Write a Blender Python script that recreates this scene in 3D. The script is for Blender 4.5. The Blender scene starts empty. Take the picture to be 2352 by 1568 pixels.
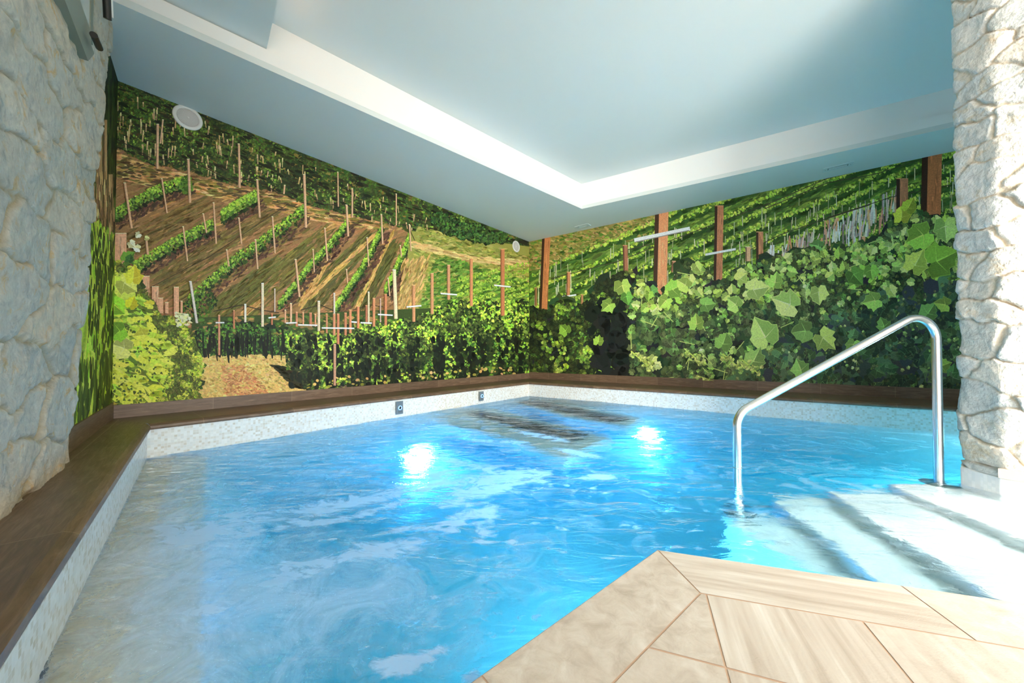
import bpy, math, random
import numpy as np
from mathutils import Vector, Matrix

# ------------------------------------------------------------------ camera, world, light
SC = bpy.context.scene
COL = SC.collection
RW, RH, FPX = 2352, 1568, 820.0
PITCH = math.radians(1.0)
SHIFT_PX = 8.2
NI = 1.15                        # refraction of the aerated pool water
CAMZ = 0.78                      # the water surface is z = 0
cam_d = bpy.data.cameras.new('camera')
cam = bpy.data.objects.new('camera', cam_d)
COL.objects.link(cam)
cam.location = (0, 0, CAMZ)
cam.rotation_euler = (math.pi / 2 + PITCH, 0, 0)
cam_d.sensor_fit = 'HORIZONTAL'
cam_d.sensor_width = 36.0
cam_d.lens = FPX / RW * 36.0
cam_d.shift_y = SHIFT_PX / RW
cam_d.clip_start = 0.02
cam_d.clip_end = 100
SC.camera = cam

world = bpy.data.worlds.new('world')
SC.world = world
world.use_nodes = True
world.node_tree.nodes['Background'].inputs[0].default_value = (0.80, 0.90, 1.0, 1)
world.node_tree.nodes['Background'].inputs[1].default_value = 0.5

def area(name, loc, look, sx, sy, power, color, spread=180):
    d = bpy.data.lights.new(name, 'AREA')
    d.shape = 'RECTANGLE'; d.size = sx; d.size_y = sy
    d.energy = power; d.color = color; d.spread = math.radians(spread)
    o = bpy.data.objects.new(name, d); COL.objects.link(o)
    o.location = loc
    v = Vector(look) - Vector(loc)
    o.rotation_euler = v.to_track_quat('-Z', 'Y').to_euler()
    return o

# daylight through the glazing behind the camera
area('daylight_rear', (0.6, -3.05, 1.45), (0.6, 0, 1.45), 4.2, 2.2, 165, (1.0, 0.91, 0.79))
area('daylight_corner', (3.1, -0.7, 1.25), (2.3, 2.4, 0.4), 1.3, 1.8, 140, (1.0, 0.97, 0.92), 110)
SC.view_settings.view_transform = 'Standard'
SC.view_settings.look = 'None'
SC.view_settings.gamma = 1.0
SC.view_settings.use_curve_mapping = False
SC.view_settings.exposure = 0.50
cy = SC.cycles
cy.use_denoising = True
cy.max_bounces = 10
cy.use_adaptive_sampling = True
cy.adaptive_threshold = 0.02
cy.diffuse_bounces = 4
cy.glossy_bounces = 4
cy.transmission_bounces = 6
cy.transparent_max_bounces = 8
cy.volume_bounces = 0
cy.caustics_reflective = False
cy.caustics_refractive = True
cy.sample_clamp_indirect = 30.0
cy.blur_glossy = 0.5

# ------------------------------------------------------------------ pixel <-> place helpers (laying out at real depth)
def rays(px, py):
    px = np.asarray(px, float); py = np.asarray(py, float)
    xc = (px - RW / 2) / FPX
    yc = -(py - RH / 2 - SHIFT_PX) / FPX
    c, s = math.cos(PITCH), math.sin(PITCH)
    return xc, c - yc * s, s + yc * c

def P(px, py, z):
    dx, dy, dz = rays(px, py)
    t = (z - CAMZ) / dz
    return float(dx * t), float(dy * t)

def U(px, py, depth):
    """where the line of sight through the flat water surface reaches a given depth"""
    dx, dy, dz = rays(px, py)
    t = -CAMZ / dz
    x, y = dx * t, dy * t
    n = math.sqrt(dx * dx + dy * dy + dz * dz)
    hor = math.hypot(dx, dy)
    si = hor / n; sr = si / NI; cr = math.sqrt(1 - sr * sr)
    d = depth * sr / cr
    return float(x + dx / hor * d), float(y + dy / hor * d)

def zat(px, py, xy):
    dx, dy, dz = rays(px, py)
    t = math.hypot(*xy) / math.hypot(dx, dy)
    return float(CAMZ + dz * t)

ZC = 0.25        # top of the dark coping
ZD = 0.06        # top of the beige deck
ZF = -1.25       # pool floor
V2 = lambda a: np.array(a, float)
WC = V2(P(1215, 868.5, ZC))      # far corner of the room
WL = V2(P(256, 961, ZC))         # left corner of the room
WR1 = V2(P(2197, 920, ZC))
NC = V2(P(1215, 876.3, ZC))      # far corner of the pool edge
NL = V2(P(345, 973, ZC))         # left corner of the pool edge
NR1 = V2(P(2197, 935, ZC))
NN = V2(P(0, 1483, ZC))          # pool edge towards the viewer
uL = (WC - WL) / np.linalg.norm(WC - WL)
uR = (WR1 - WC) / np.linalg.norm(WR1 - WC)
uN = (NL - NN) / np.linalg.norm(NL - NN)
WR = WC + uR * 8.2
NR = NC + (NR1 - NC) / np.linalg.norm(NR1 - NC) * 7.4
NA = NL - uN * 3.3
WS = WL - uN * 2.4               # side mural wall towards the viewer
Z1 = zat(1216.3, 555.1, WC)      # underside of the lowered ceiling
G = V2(P(1510, 1262, ZD)); G1 = V2(P(1080, 1568, ZD)); G2 = V2(P(2352, 1385, ZD))
uG1 = (G1 - G) / np.linalg.norm(G1 - G)
uG2 = (G2 - G) / np.linalg.norm(G2 - G)

# ------------------------------------------------------------------ mesh helpers
def tag(o, label=None, cat=None, group=None, kind=None):
    if label: o['label'] = label
    if cat: o['category'] = cat
    if group: o['group'] = group
    if kind: o['kind'] = kind
    return o

def empty(name, loc, label, cat, group=None):
    o = bpy.data.objects.new(name, None); COL.objects.link(o)
    o.location = loc; o.empty_display_size = 0.1
    return tag(o, label, cat, group)

class MB:
    def __init__(s): s.v = []; s.f = []; s.uv = []; s.smooth = []
    def add(s, verts, faces, uvs=None, smooth=False):
        b = len(s.v)
        s.v += [tuple(map(float, v)) for v in verts]
        for k, f in enumerate(faces):
            s.f.append(tuple(b + i for i in f)); s.smooth.append(smooth)
            s.uv.append(uvs[k] if uvs else None)
    def quad(s, a, b, c, d, uv=None): s.add([a, b, c, d], [(0, 1, 2, 3)], [uv] if uv else None)
    def box(s, lo, hi, M=None):
        x0, y0, z0 = lo; x1, y1, z1 = hi
        vs = [Vector((x, y, z)) for x in (x0, x1) for y in (y0, y1) for z in (z0, z1)]
        if M is not None: vs = [M @ v for v in vs]
        s.add(vs, [(0, 1, 3, 2), (4, 6, 7, 5), (0, 4, 5, 1), (2, 3, 7, 6), (0, 2, 6, 4), (1, 5, 7, 3)])
    def prism(s, poly, z0, z1):
        n = len(poly)
        s.add([(p[0], p[1], z0) for p in poly] + [(p[0], p[1], z1) for p in poly],
              [tuple(range(n))[::-1], tuple(range(n, 2 * n))] + [(i, (i + 1) % n, n + (i + 1) % n, n + i) for i in range(n)])
    def lathe(s, prof, M, seg=40, smooth=True):
        vs = []
        for r, h in prof:
            for k in range(seg):
                a = 2 * math.pi * k / seg
                vs.append(M @ Vector((r * math.cos(a), r * math.sin(a), h)))
        fs = []
        for j in range(len(prof) - 1):
            for k in range(seg):
                fs.append((j * seg + k, j * seg + (k + 1) % seg, (j + 1) * seg + (k + 1) % seg, (j + 1) * seg + k))
        s.add(vs, fs, None, smooth)
    def tube(s, pts, r, seg=24):
        pts = [Vector(p) for p in pts]; vs = []; up = None
        for i, p in enumerate(pts):
            t = (pts[min(i + 1, len(pts) - 1)] - pts[max(i - 1, 0)]).normalized()
            if up is None:
                up = t.orthogonal().normalized()
            up = (up - t * up.dot(t)).normalized(); w = t.cross(up)
            for k in range(seg):
                a = 2 * math.pi * k / seg
                vs.append(p + (up * math.cos(a) + w * math.sin(a)) * r)
        fs = [(j * seg + k, j * seg + (k + 1) % seg, (j + 1) * seg + (k + 1) % seg, (j + 1) * seg + k)
              for j in range(len(pts) - 1) for k in range(seg)]
        s.add(vs, fs, None, True)
        n = len(vs); s.add(vs[:seg], [tuple(range(seg))[::-1]]); s.add(vs[n - seg:], [tuple(range(seg))])
    def build(s, name, mat, parent=None, bevel=0, origin=None):
        me = bpy.data.meshes.new(name)
        vs = s.v
        if origin is not None: vs = [(v[0] - origin[0], v[1] - origin[1], v[2] - origin[2]) for v in vs]
        me.from_pydata(vs, [], s.f)
        me.polygons.foreach_set('use_smooth', s.smooth)
        if any(u is not None for u in s.uv):
            L = me.uv_layers.new(name='UVMap')
            for p, u in zip(me.polygons, s.uv):
                if u is not None:
                    for li, c in zip(p.loop_indices, u): L.data[li].uv = c
        me.materials.append(mat)
        o = bpy.data.objects.new(name, me); COL.objects.link(o)
        if parent is not None:
            o.parent = parent
            o.matrix_parent_inverse = Matrix.Translation(parent.location).inverted() if origin is None else Matrix()
        elif origin is not None:
            o.location = origin
        if bevel:
            m = o.modifiers.new('bevel', 'BEVEL'); m.width = bevel; m.segments = 3; m.limit_method = 'ANGLE'
        return o

def v3(p, z): return (float(p[0]), float(p[1]), float(z))

# ------------------------------------------------------------------ materials
def newmat(name):
    m = bpy.data.materials.new(name); m.use_nodes = True
    nt = m.node_tree
    return m, nt, nt.nodes['Principled BSDF'], nt.nodes, nt.links

def lin(r, g, b):
    f = lambda c: (c / 255 / 12.92) if c / 255 <= 0.04045 else ((c / 255 + 0.055) / 1.055) ** 2.4
    return (f(r), f(g), f(b), 1.0)

def node(nt, typ, **kw):
    n = nt.nodes.new(typ)
    for k, v in kw.items():
        if k.startswith('i_'):
            n.inputs[k[2:].replace('_', ' ')].default_value = v
        else: setattr(n, k, v)
    return n

def simple(name, col, rough=0.6, metal=0.0, spec=0.5, bump=None):
    m, nt, b, N, L = newmat(name)
    b.inputs['Base Color'].default_value = col
    b.inputs['Roughness'].default_value = rough
    b.inputs['Metallic'].default_value = metal
    b.inputs['Specular IOR Level'].default_value = spec
    if bump:
        sc_, st = bump
        tc = node(nt, 'ShaderNodeTexCoord')
        nz = node(nt, 'ShaderNodeTexNoise'); nz.inputs['Scale'].default_value = sc_; nz.inputs['Detail'].default_value = 4
        bp = node(nt, 'ShaderNodeBump'); bp.inputs['Strength'].default_value = st; bp.inputs['Distance'].default_value = 0.002
        L.new(tc.outputs['Object'], nz.inputs['Vector']); L.new(nz.outputs['Fac'], bp.inputs['Height']); L.new(bp.outputs['Normal'], b.inputs['Normal'])
    return m

def ramp(nt, pts):
    r = nt.nodes.new('ShaderNodeValToRGB')
    e = r.color_ramp.elements
    while len(e) < len(pts): e.new(0.5)
    for k, (p, c) in enumerate(pts):
        e[k].position = p; e[k].color = c
    return r

def mix(nt, fac, a, b, mode='MIX'):
    n = nt.nodes.new('ShaderNodeMix'); n.data_type = 'RGBA'; n.blend_type = mode
    for sock, val in ((n.inputs['Factor'], fac), (n.inputs[6], a), (n.inputs[7], b)):
        if hasattr(val, 'links'): nt.links.new(val, sock)
        else: sock.default_value = val
    return n.outputs[2]

M = {}
M['paint'] = simple('ceiling_paint', (0.70, 0.725, 0.68, 1), 0.85, bump=(300, 0.1))
M['fascia'] = simple('fascia_paint', (0.90, 0.87, 0.82, 1), 0.85)
M['plaster'] = simple('plaster', (0.78, 0.77, 0.74, 1), 0.9, bump=(200, 0.1))
M['white_plastic'] = simple('white_plastic', lin(225, 222, 214), 0.5)
M['grille'] = simple('speaker_mesh', lin(190, 184, 174), 0.6)
M['black'] = simple('black_plastic', lin(28, 30, 28), 0.45)
M['grey_metal'] = simple('grey_metal', lin(138, 140, 122), 0.5)
M['steel_dark'] = simple('panel_steel', lin(120, 132, 138), 0.35, 0.3)
M['vent'] = simple('vent_paint', (0.62, 0.70, 0.68, 1), 0.6)
M['vent_slot'] = simple('vent_slot', (0.20, 0.26, 0.25, 1), 0.7)
M['pane'] = simple('pane_glass', lin(225, 222, 212), 0.2)

def mat_steel():
    m, nt, b, N, L = newmat('brushed_steel')
    b.inputs['Base Color'].default_value = (0.80, 0.79, 0.77, 1)
    b.inputs['Metallic'].default_value = 1.0; b.inputs['Roughness'].default_value = 0.23
    tc = node(nt, 'ShaderNodeTexCoord'); mp = node(nt, 'ShaderNodeMapping'); mp.inputs['Scale'].default_value = (400, 400, 12)
    nz = node(nt, 'ShaderNodeTexNoise'); nz.inputs['Scale'].default_value = 1
    bp = node(nt, 'ShaderNodeBump'); bp.inputs['Strength'].default_value = 0.05; bp.inputs['Distance'].default_value = 0.001
    L.new(tc.outputs['Object'], mp.inputs[0]); L.new(mp.outputs[0], nz.inputs['Vector']); L.new(nz.outputs['Fac'], bp.inputs['Height']); L.new(bp.outputs[0], b.inputs['Normal'])
    return m
M['steel'] = mat_steel()
M['flange'] = simple('flange_steel', (0.16, 0.24, 0.24, 1), 0.4, 0.5)

def mat_mosaic(name, c1, c2, c3, grout, size=0.018, useuv=True, rough=0.25):
    """small square mosaic: one random colour per tessera, pale grout"""
    m, nt, b, N, L = newmat(name)
    tc = node(nt, 'ShaderNodeTexCoord'); mp = node(nt, 'ShaderNodeMapping'); mp.inputs['Scale'].default_value = (1 / size, 1 / size, 1 / size)
    L.new(tc.outputs['UV' if useuv else 'Object'], mp.inputs[0])
    fl = node(nt, 'ShaderNodeVectorMath', operation='FLOOR'); L.new(mp.outputs[0], fl.inputs[0])
    wn = node(nt, 'ShaderNodeTexWhiteNoise', noise_dimensions='2D' if useuv else '3D'); L.new(fl.outputs[0], wn.inputs['Vector'])
    rp = ramp(nt, [(0.0, c1), (0.45, c2), (0.8, c3), (1.0, c2)]); L.new(wn.outputs['Value'], rp.inputs[0])
    fr = node(nt, 'ShaderNodeVectorMath', operation='FRACTION'); L.new(mp.outputs[0], fr.inputs[0])
    sx = node(nt, 'ShaderNodeSeparateXYZ'); L.new(fr.outputs[0], sx.inputs[0])
    def edge(o):
        a = node(nt, 'ShaderNodeMath', operation='SUBTRACT'); L.new(o, a.inputs[0]); a.inputs[1].default_value = 0.5
        q = node(nt, 'ShaderNodeMath', operation='ABSOLUTE'); L.new(a.outputs[0], q.inputs[0]); return q.outputs[0]
    mx = node(nt, 'ShaderNodeMath', operation='MAXIMUM'); L.new(edge(sx.outputs[0]), mx.inputs[0]); L.new(edge(sx.outputs[1]), mx.inputs[1])
    gt = node(nt, 'ShaderNodeMath', operation='GREATER_THAN'); L.new(mx.outputs[0], gt.inputs[0]); gt.inputs[1].default_value = 0.455
    L.new(mix(nt, gt.outputs[0], rp.outputs[0], grout), b.inputs['Base Color'])
    b.inputs['Roughness'].default_value = rough
    return m
M['mosaic'] = mat_mosaic('pale_mosaic', (0.70, 0.72, 0.68, 1), (0.82, 0.84, 0.80, 1), (0.62, 0.58, 0.48, 1), (0.80, 0.80, 0.76, 1))
M['mosaic_sand'] = mat_mosaic('sand_mosaic', (0.80, 0.68, 0.48, 1), (0.90, 0.80, 0.62, 1), (0.82, 0.70, 0.52, 1), (0.86, 0.77, 0.60, 1))
M['mosaic_white'] = mat_mosaic('white_mosaic', (0.86, 0.87, 0.86, 1), (0.92, 0.92, 0.91, 1), (0.80, 0.82, 0.82, 1), (0.85, 0.85, 0.84, 1), useuv=False)

def mat_slate():
    """brown slate-look tiles; u runs along the edge, v across, joints every 0.65 m"""
    m, nt, b, N, L = newmat('brown_tile')
    tc = node(nt, 'ShaderNodeTexCoord'); sx = node(nt, 'ShaderNodeSeparateXYZ'); L.new(tc.outputs['UV'], sx.inputs[0])
    mp = node(nt, 'ShaderNodeMapping'); mp.inputs['Scale'].default_value = (3.0, 28.0, 1.0); mp.inputs['Rotation'].default_value = (0, 0, 0.35)
    L.new(tc.outputs['UV'], mp.inputs[0])
    n1 = node(nt, 'ShaderNodeTexNoise'); n1.inputs['Scale'].default_value = 2.2; n1.inputs['Detail'].default_value = 8; n1.inputs['Roughness'].default_value = 0.65; n1.inputs['Distortion'].default_value = 0.8
    L.new(mp.outputs[0], n1.inputs['Vector'])
    rp = ramp(nt, [(0.25, lin(82, 64, 49)), (0.5, lin(110, 88, 69)), (0.66, lin(130, 107, 86)), (0.8, lin(164, 142, 120))])
    L.new(n1.outputs['Fac'], rp.inputs[0])
    fl = node(nt, 'ShaderNodeMath', operation='MULTIPLY'); L.new(sx.outputs[0], fl.inputs[0]); fl.inputs[1].default_value = 1 / 0.65
    f2 = node(nt, 'ShaderNodeMath', operation='FLOOR'); L.new(fl.outputs[0], f2.inputs[0])
    wn = node(nt, 'ShaderNodeTexWhiteNoise', noise_dimensions='1D'); L.new(f2.outputs[0], wn.inputs['W'])
    tint = ramp(nt, [(0, (0.86, 0.86, 0.86, 1)), (1, (1.12, 1.10, 1.08, 1))]); L.new(wn.outputs['Value'], tint.inputs[0])
    c = mix(nt, 1.0, rp.outputs[0], tint.outputs[0], 'MULTIPLY')
    fr = node(nt, 'ShaderNodeMath', operation='FRACT'); L.new(fl.outputs[0], fr.inputs[0])
    lt = node(nt, 'ShaderNodeMath', operation='LESS_THAN'); L.new(fr.outputs[0], lt.inputs[0]); lt.inputs[1].default_value = 0.0045
    c = mix(nt, lt.outputs[0], c, lin(150, 128, 104))
    d = node(nt, 'ShaderNodeMath', operation='COMPARE'); L.new(sx.outputs[1], d.inputs[0]); d.inputs[1].default_value = 0.26; d.inputs[2].default_value = 0.003
    c = mix(nt, d.outputs[0], c, lin(140, 118, 94))
    L.new(c, b.inputs['Base Color'])
    b.inputs['Roughness'].default_value = 0.42
    bp = node(nt, 'ShaderNodeBump'); bp.inputs['Strength'].default_value = 0.35; bp.inputs['Distance'].default_value = 0.003
    L.new(n1.outputs['Fac'], bp.inputs['Height']); L.new(bp.outputs[0], b.inputs['Normal'])
    return m
M['slate'] = mat_slate()

def mat_deck():
    m, nt, b, N, L = newmat('beige_stone_tile')
    tc = node(nt, 'ShaderNodeTexCoord')
    at = node(nt, 'ShaderNodeAttribute', attribute_name='tile')
    sp = node(nt, 'ShaderNodeSeparateColor'); L.new(at.outputs['Color'], sp.inputs[0])
    # UV is laid along each tile; the random pair in the attribute moves and picks the pattern
    off = node(nt, 'ShaderNodeVectorMath', operation='SCALE'); L.new(at.outputs['Vector'], off.inputs[0]); off.inputs['Scale'].default_value = 37.0
    ad = node(nt, 'ShaderNodeVectorMath', operation='ADD'); L.new(tc.outputs['UV'], ad.inputs[0]); L.new(off.outputs[0], ad.inputs[1])
    mp = node(nt, 'ShaderNodeMapping'); mp.inputs['Scale'].default_value = (0.9, 11.0, 1); L.new(ad.outputs[0], mp.inputs[0])
    st = node(nt, 'ShaderNodeTexNoise'); st.inputs['Scale'].default_value = 3.2; st.inputs['Detail'].default_value = 7; st.inputs['Distortion'].default_value = 0.4
    L.new(mp.outputs[0], st.inputs['Vector'])
    cl = node(nt, 'ShaderNodeTexNoise'); cl.inputs['Scale'].default_value = 16; cl.inputs['Detail'].default_value = 9; cl.inputs['Roughness'].default_value = 0.68; cl.inputs['Distortion'].default_value = 0.7
    L.new(ad.outputs[0], cl.inputs['Vector'])
    r1 = ramp(nt, [(0.28, lin(168, 155, 141)), (0.46, lin(184, 173, 160)), (0.58, lin(192, 183, 171)), (0.74, lin(206, 200, 191))]); L.new(st.outputs['Fac'], r1.inputs[0])
    r2 = ramp(nt, [(0.3, lin(168, 156, 142)), (0.5, lin(188, 178, 165)), (0.7, lin(202, 195, 185))]); L.new(cl.outputs['Fac'], r2.inputs[0])
    c = mix(nt, sp.outputs[2], r2.outputs[0], r1.outputs[0])
    L.new(c, b.inputs['Base Color'])
    fine = node(nt, 'ShaderNodeTexNoise'); fine.inputs['Scale'].default_value = 220; fine.inputs['Detail'].default_value = 3
    L.new(tc.outputs['UV'], fine.inputs['Vector'])
    bp = node(nt, 'ShaderNodeBump'); bp.inputs['Strength'].default_value = 0.35; bp.inputs['Distance'].default_value = 0.0015
    L.new(fine.outputs['Fac'], bp.inputs['Height']); L.new(bp.outputs[0], b.inputs['Normal'])
    b.inputs['Roughness'].default_value = 0.6
    return m
M['deck'] = mat_deck()
M['grout'] = simple('beige_grout', lin(190, 160, 136), 0.9)

def mat_stone(name, stone_a, stone_b, vein, mortar, sc_=5.5):
    m, nt, b, N, L = newmat(name)
    tc = node(nt, 'ShaderNodeTexCoord')
    at = node(nt, 'ShaderNodeAttribute', attribute_name='stone')
    sp = node(nt, 'ShaderNodeSeparateColor'); L.new(at.outputs['Color'], sp.inputs[0])
    n1 = node(nt, 'ShaderNodeTexNoise'); n1.inputs['Scale'].default_value = sc_; n1.inputs['Detail'].default_value = 10; n1.inputs['Roughness'].default_value = 0.66; n1.inputs['Distortion'].default_value = 1.0
    L.new(tc.outputs['Object'], n1.inputs['Vector'])
    r1 = ramp(nt, [(0.30, stone_b), (0.46, stone_a), (0.56, stone_a), (0.66, vein), (0.78, stone_a)]); L.new(n1.outputs['Fac'], r1.inputs[0])
    n2 = node(nt, 'ShaderNodeTexNoise'); n2.inputs['Scale'].default_value = 26; n2.inputs['Detail'].default_value = 8; n2.inputs['Roughness'].default_value = 0.7
    L.new(tc.outputs['Object'], n2.inputs['Vector'])
    r2 = ramp(nt, [(0.3, (0.78, 0.78, 0.78, 1)), (0.7, (1.12, 1.12, 1.12, 1))]); L.new(n2.outputs['Fac'], r2.inputs[0])
    c = mix(nt, 1.0, r1.outputs[0], r2.outputs[0], 'MULTIPLY')
    t = ramp(nt, [(0, (0.82, 0.86, 0.88, 1)), (0.5, (1, 1, 1, 1)), (1, (1.05, 0.98, 0.90, 1))]); L.new(sp.outputs[1], t.inputs[0])
    c = mix(nt, 1.0, c, t.outputs[0], 'MULTIPLY')
    c = mix(nt, sp.outputs[0], c, mortar)
    L.new(c, b.inputs['Base Color'])
    b.inputs['Roughness'].default_value = 0.85
    n3 = node(nt, 'ShaderNodeTexNoise'); n3.inputs['Scale'].default_value = 70; n3.inputs['Detail'].default_value = 8
    L.new(tc.outputs['Object'], n3.inputs['Vector'])
    bp = node(nt, 'ShaderNodeBump'); bp.inputs['Strength'].default_value = 0.8; bp.inputs['Distance'].default_value = 0.008
    L.new(n3.outputs['Fac'], bp.inputs['Height']); L.new(bp.outputs[0], b.inputs['Normal'])
    return m
M['stone'] = mat_stone('pale_rubble_stone', (0.60, 0.54, 0.44, 1), (0.38, 0.37, 0.33, 1), (0.64, 0.42, 0.19, 1), (0.40, 0.29, 0.15, 1), 10.0)
M['stone_r'] = mat_stone('cream_rubble_stone', (0.72, 0.70, 0.65, 1), (0.58, 0.58, 0.56, 1), (0.68, 0.57, 0.42, 1), (0.66, 0.54, 0.38, 1))

def mat_mural():
    m, nt, b, N, L = newmat('printed_mural')
    at = node(nt, 'ShaderNodeAttribute', attribute_name='ink')
    tc = node(nt, 'ShaderNodeTexCoord')
    nz = node(nt, 'ShaderNodeTexNoise'); nz.inputs['Scale'].default_value = 70; nz.inputs['Detail'].default_value = 6; nz.inputs['Roughness'].default_value = 0.7
    L.new(tc.outputs['Object'], nz.inputs['Vector'])
    r = ramp(nt, [(0.3, (0.72, 0.72, 0.72, 1)), (0.7, (1.25, 1.25, 1.2, 1))]); L.new(nz.outputs['Fac'], r.inputs[0])
    c = mix(nt, 1.0, at.outputs['Color'], r.outputs[0], 'MULTIPLY')
    L.new(c, b.inputs['Base Color'])
    b.inputs['Roughness'].default_value = 0.6; b.inputs['Specular IOR Level'].default_value = 0.3
    return m
M['mural'] = mat_mural()

def mat_water():
    m, nt, b, N, L = newmat('pool_water')
    N.remove(b); out = N['Material Output']
    tc = node(nt, 'ShaderNodeTexCoord')
    at = node(nt, 'ShaderNodeAttribute', attribute_name='surface')   # R foam, G milky bubbles, B chop
    sp = node(nt, 'ShaderNodeSeparateColor'); L.new(at.outputs['Color'], sp.inputs[0])
    mp = node(nt, 'ShaderNodeMapping'); mp.inputs['Rotation'].default_value = (0, 0, 0.62); mp.inputs['Scale'].default_value = (3.0, 8.5, 1)
    L.new(tc.outputs['Object'], mp.inputs[0])
    w1 = node(nt, 'ShaderNodeTexNoise'); w1.inputs['Scale'].default_value = 1.0; w1.inputs['Detail'].default_value = 5; w1.inputs['Distortion'].default_value = 0.9
    L.new(mp.outputs[0], w1.inputs['Vector'])
    bp = node(nt, 'ShaderNodeBump'); bp.inputs['Strength'].default_value = 1.0; bp.inputs['Distance'].default_value = 0.034
    L.new(w1.outputs['Fac'], bp.inputs['Height'])
    w2 = node(nt, 'ShaderNodeTexNoise'); w2.inputs['Scale'].default_value = 38; w2.inputs['Detail'].default_value = 4; w2.inputs['Roughness'].default_value = 0.65
    L.new(tc.outputs['Object'], w2.inputs['Vector'])
    bs = node(nt, 'ShaderNodeMath', operation='MULTIPLY'); L.new(sp.outputs[2], bs.inputs[0]); bs.inputs[1].default_value = 0.6
    b2 = node(nt, 'ShaderNodeBump'); b2.inputs['Distance'].default_value = 0.010
    L.new(bs.outputs[0], b2.inputs['Strength']); L.new(w2.outputs['Fac'], b2.inputs['Height']); L.new(bp.outputs[0], b2.inputs['Normal'])
    rf = node(nt, 'ShaderNodeBsdfRefraction'); rf.inputs['IOR'].default_value = NI; rf.inputs['Roughness'].default_value = 0.0
    L.new(b2.outputs[0], rf.inputs['Normal'])
    gl = node(nt, 'ShaderNodeBsdfGlossy'); gl.inputs['Roughness'].default_value = 0.03; gl.inputs['Color'].default_value = (0.9, 0.95, 1, 1)
    L.new(b2.outputs[0], gl.inputs['Normal'])
    fr = node(nt, 'ShaderNodeFresnel'); fr.inputs['IOR'].default_value = NI; L.new(b2.outputs[0], fr.inputs['Normal'])
    wm = node(nt, 'ShaderNodeMixShader'); L.new(fr.outputs[0], wm.inputs[0]); L.new(rf.outputs[0], wm.inputs[1]); L.new(gl.outputs[0], wm.inputs[2])
    # foam: torn patches of bubbles
    mf = node(nt, 'ShaderNodeMapping'); mf.inputs['Rotation'].default_value = (0, 0, 0.5); mf.inputs['Scale'].default_value = (2.6, 5.2, 1); L.new(tc.outputs['Object'], mf.inputs[0])
    nf = node(nt, 'ShaderNodeTexNoise'); nf.inputs['Scale'].default_value = 2.2; nf.inputs['Detail'].default_value = 8; nf.inputs['Roughness'].default_value = 0.62; nf.inputs['Distortion'].default_value = 1.6
    L.new(mf.outputs[0], nf.inputs['Vector'])
    a1 = node(nt, 'ShaderNodeMath', operation='MULTIPLY_ADD'); L.new(sp.outputs[0], a1.inputs[0]); a1.inputs[1].default_value = 0.33; L.new(nf.outputs['Fac'], a1.inputs[2])
    rr = ramp(nt, [(0.0, (0, 0, 0, 1)), (0.64, (0, 0, 0, 1)), (0.83, (1, 1, 1, 1))]); L.new(a1.outputs[0], rr.inputs[0])
    # milky water full of bubbles: two sizes of clouds plus fine specks
    nm = node(nt, 'ShaderNodeTexNoise'); nm.inputs['Scale'].default_value = 5.5; nm.inputs['Detail'].default_value = 9; nm.inputs['Roughness'].default_value = 0.66; nm.inputs['Distortion'].default_value = 1.1
    L.new(tc.outputs['Object'], nm.inputs['Vector'])
    a2 = node(nt, 'ShaderNodeMath', operation='MULTIPLY_ADD'); L.new(sp.outputs[1], a2.inputs[0]); a2.inputs[1].default_value = 0.38; L.new(nm.outputs['Fac'], a2.inputs[2])
    r2 = ramp(nt, [(0.0, (0, 0, 0, 1)), (0.52, (0, 0, 0, 1)), (0.95, (0.75, 0.75, 0.75, 1))]); L.new(a2.outputs[0], r2.inputs[0])
    vb = node(nt, 'ShaderNodeTexVoronoi'); vb.inputs['Scale'].default_value = 75; L.new(tc.outputs['Object'], vb.inputs['Vector'])
    rb = ramp(nt, [(0.0, (0.9, 0.9, 0.9, 1)), (0.16, (0, 0, 0, 1))]); L.new(vb.outputs['Distance'], rb.inputs[0])
    mb_ = node(nt, 'ShaderNodeMath', operation='MULTIPLY'); L.new(rb.outputs[0], mb_.inputs[0]); L.new(r2.outputs[0], mb_.inputs[1])
    m2 = node(nt, 'ShaderNodeMath', operation='ADD'); m2.use_clamp = True; L.new(r2.outputs[0], m2.inputs[0]); L.new(mb_.outputs[0], m2.inputs[1])
    m1 = node(nt, 'ShaderNodeMath', operation='MULTIPLY'); L.new(rr.outputs[0], m1.inputs[0]); m1.inputs[1].default_value = 0.9
    mm = node(nt, 'ShaderNodeMath', operation='MAXIMUM'); L.new(m1.outputs[0], mm.inputs[0]); L.new(m2.outputs[0], mm.inputs[1])
    df = node(nt, 'ShaderNodeBsdfDiffuse'); df.inputs['Color'].default_value = (0.90, 0.92, 0.94, 1)
    tl = node(nt, 'ShaderNodeBsdfTranslucent'); tl.inputs['Color'].default_value = (0.85, 0.92, 1.0, 1)
    fm = node(nt, 'ShaderNodeMixShader'); fm.inputs[0].default_value = 0.65; L.new(df.outputs[0], fm.inputs[1]); L.new(tl.outputs[0], fm.inputs[2])
    fin = node(nt, 'ShaderNodeMixShader'); L.new(mm.outputs[0], fin.inputs[0]); L.new(wm.outputs[0], fin.inputs[1]); L.new(fm.outputs[0], fin.inputs[2])
    L.new(fin.outputs[0], out.inputs['Surface'])
    va = node(nt, 'ShaderNodeVolumeAbsorption'); va.inputs['Color'].default_value = (0.36, 0.86, 0.965, 1); va.inputs['Density'].default_value = 1.0
    L.new(va.outputs[0], out.inputs['Volume'])
    return m
M['water'] = mat_water()

def emit(name, col, st):
    m, nt, b, N, L = newmat(name)
    b.inputs['Base Color'].default_value = col
    b.inputs['Emission Color'].default_value = col; b.inputs['Emission Strength'].default_value = st
    return m

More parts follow.
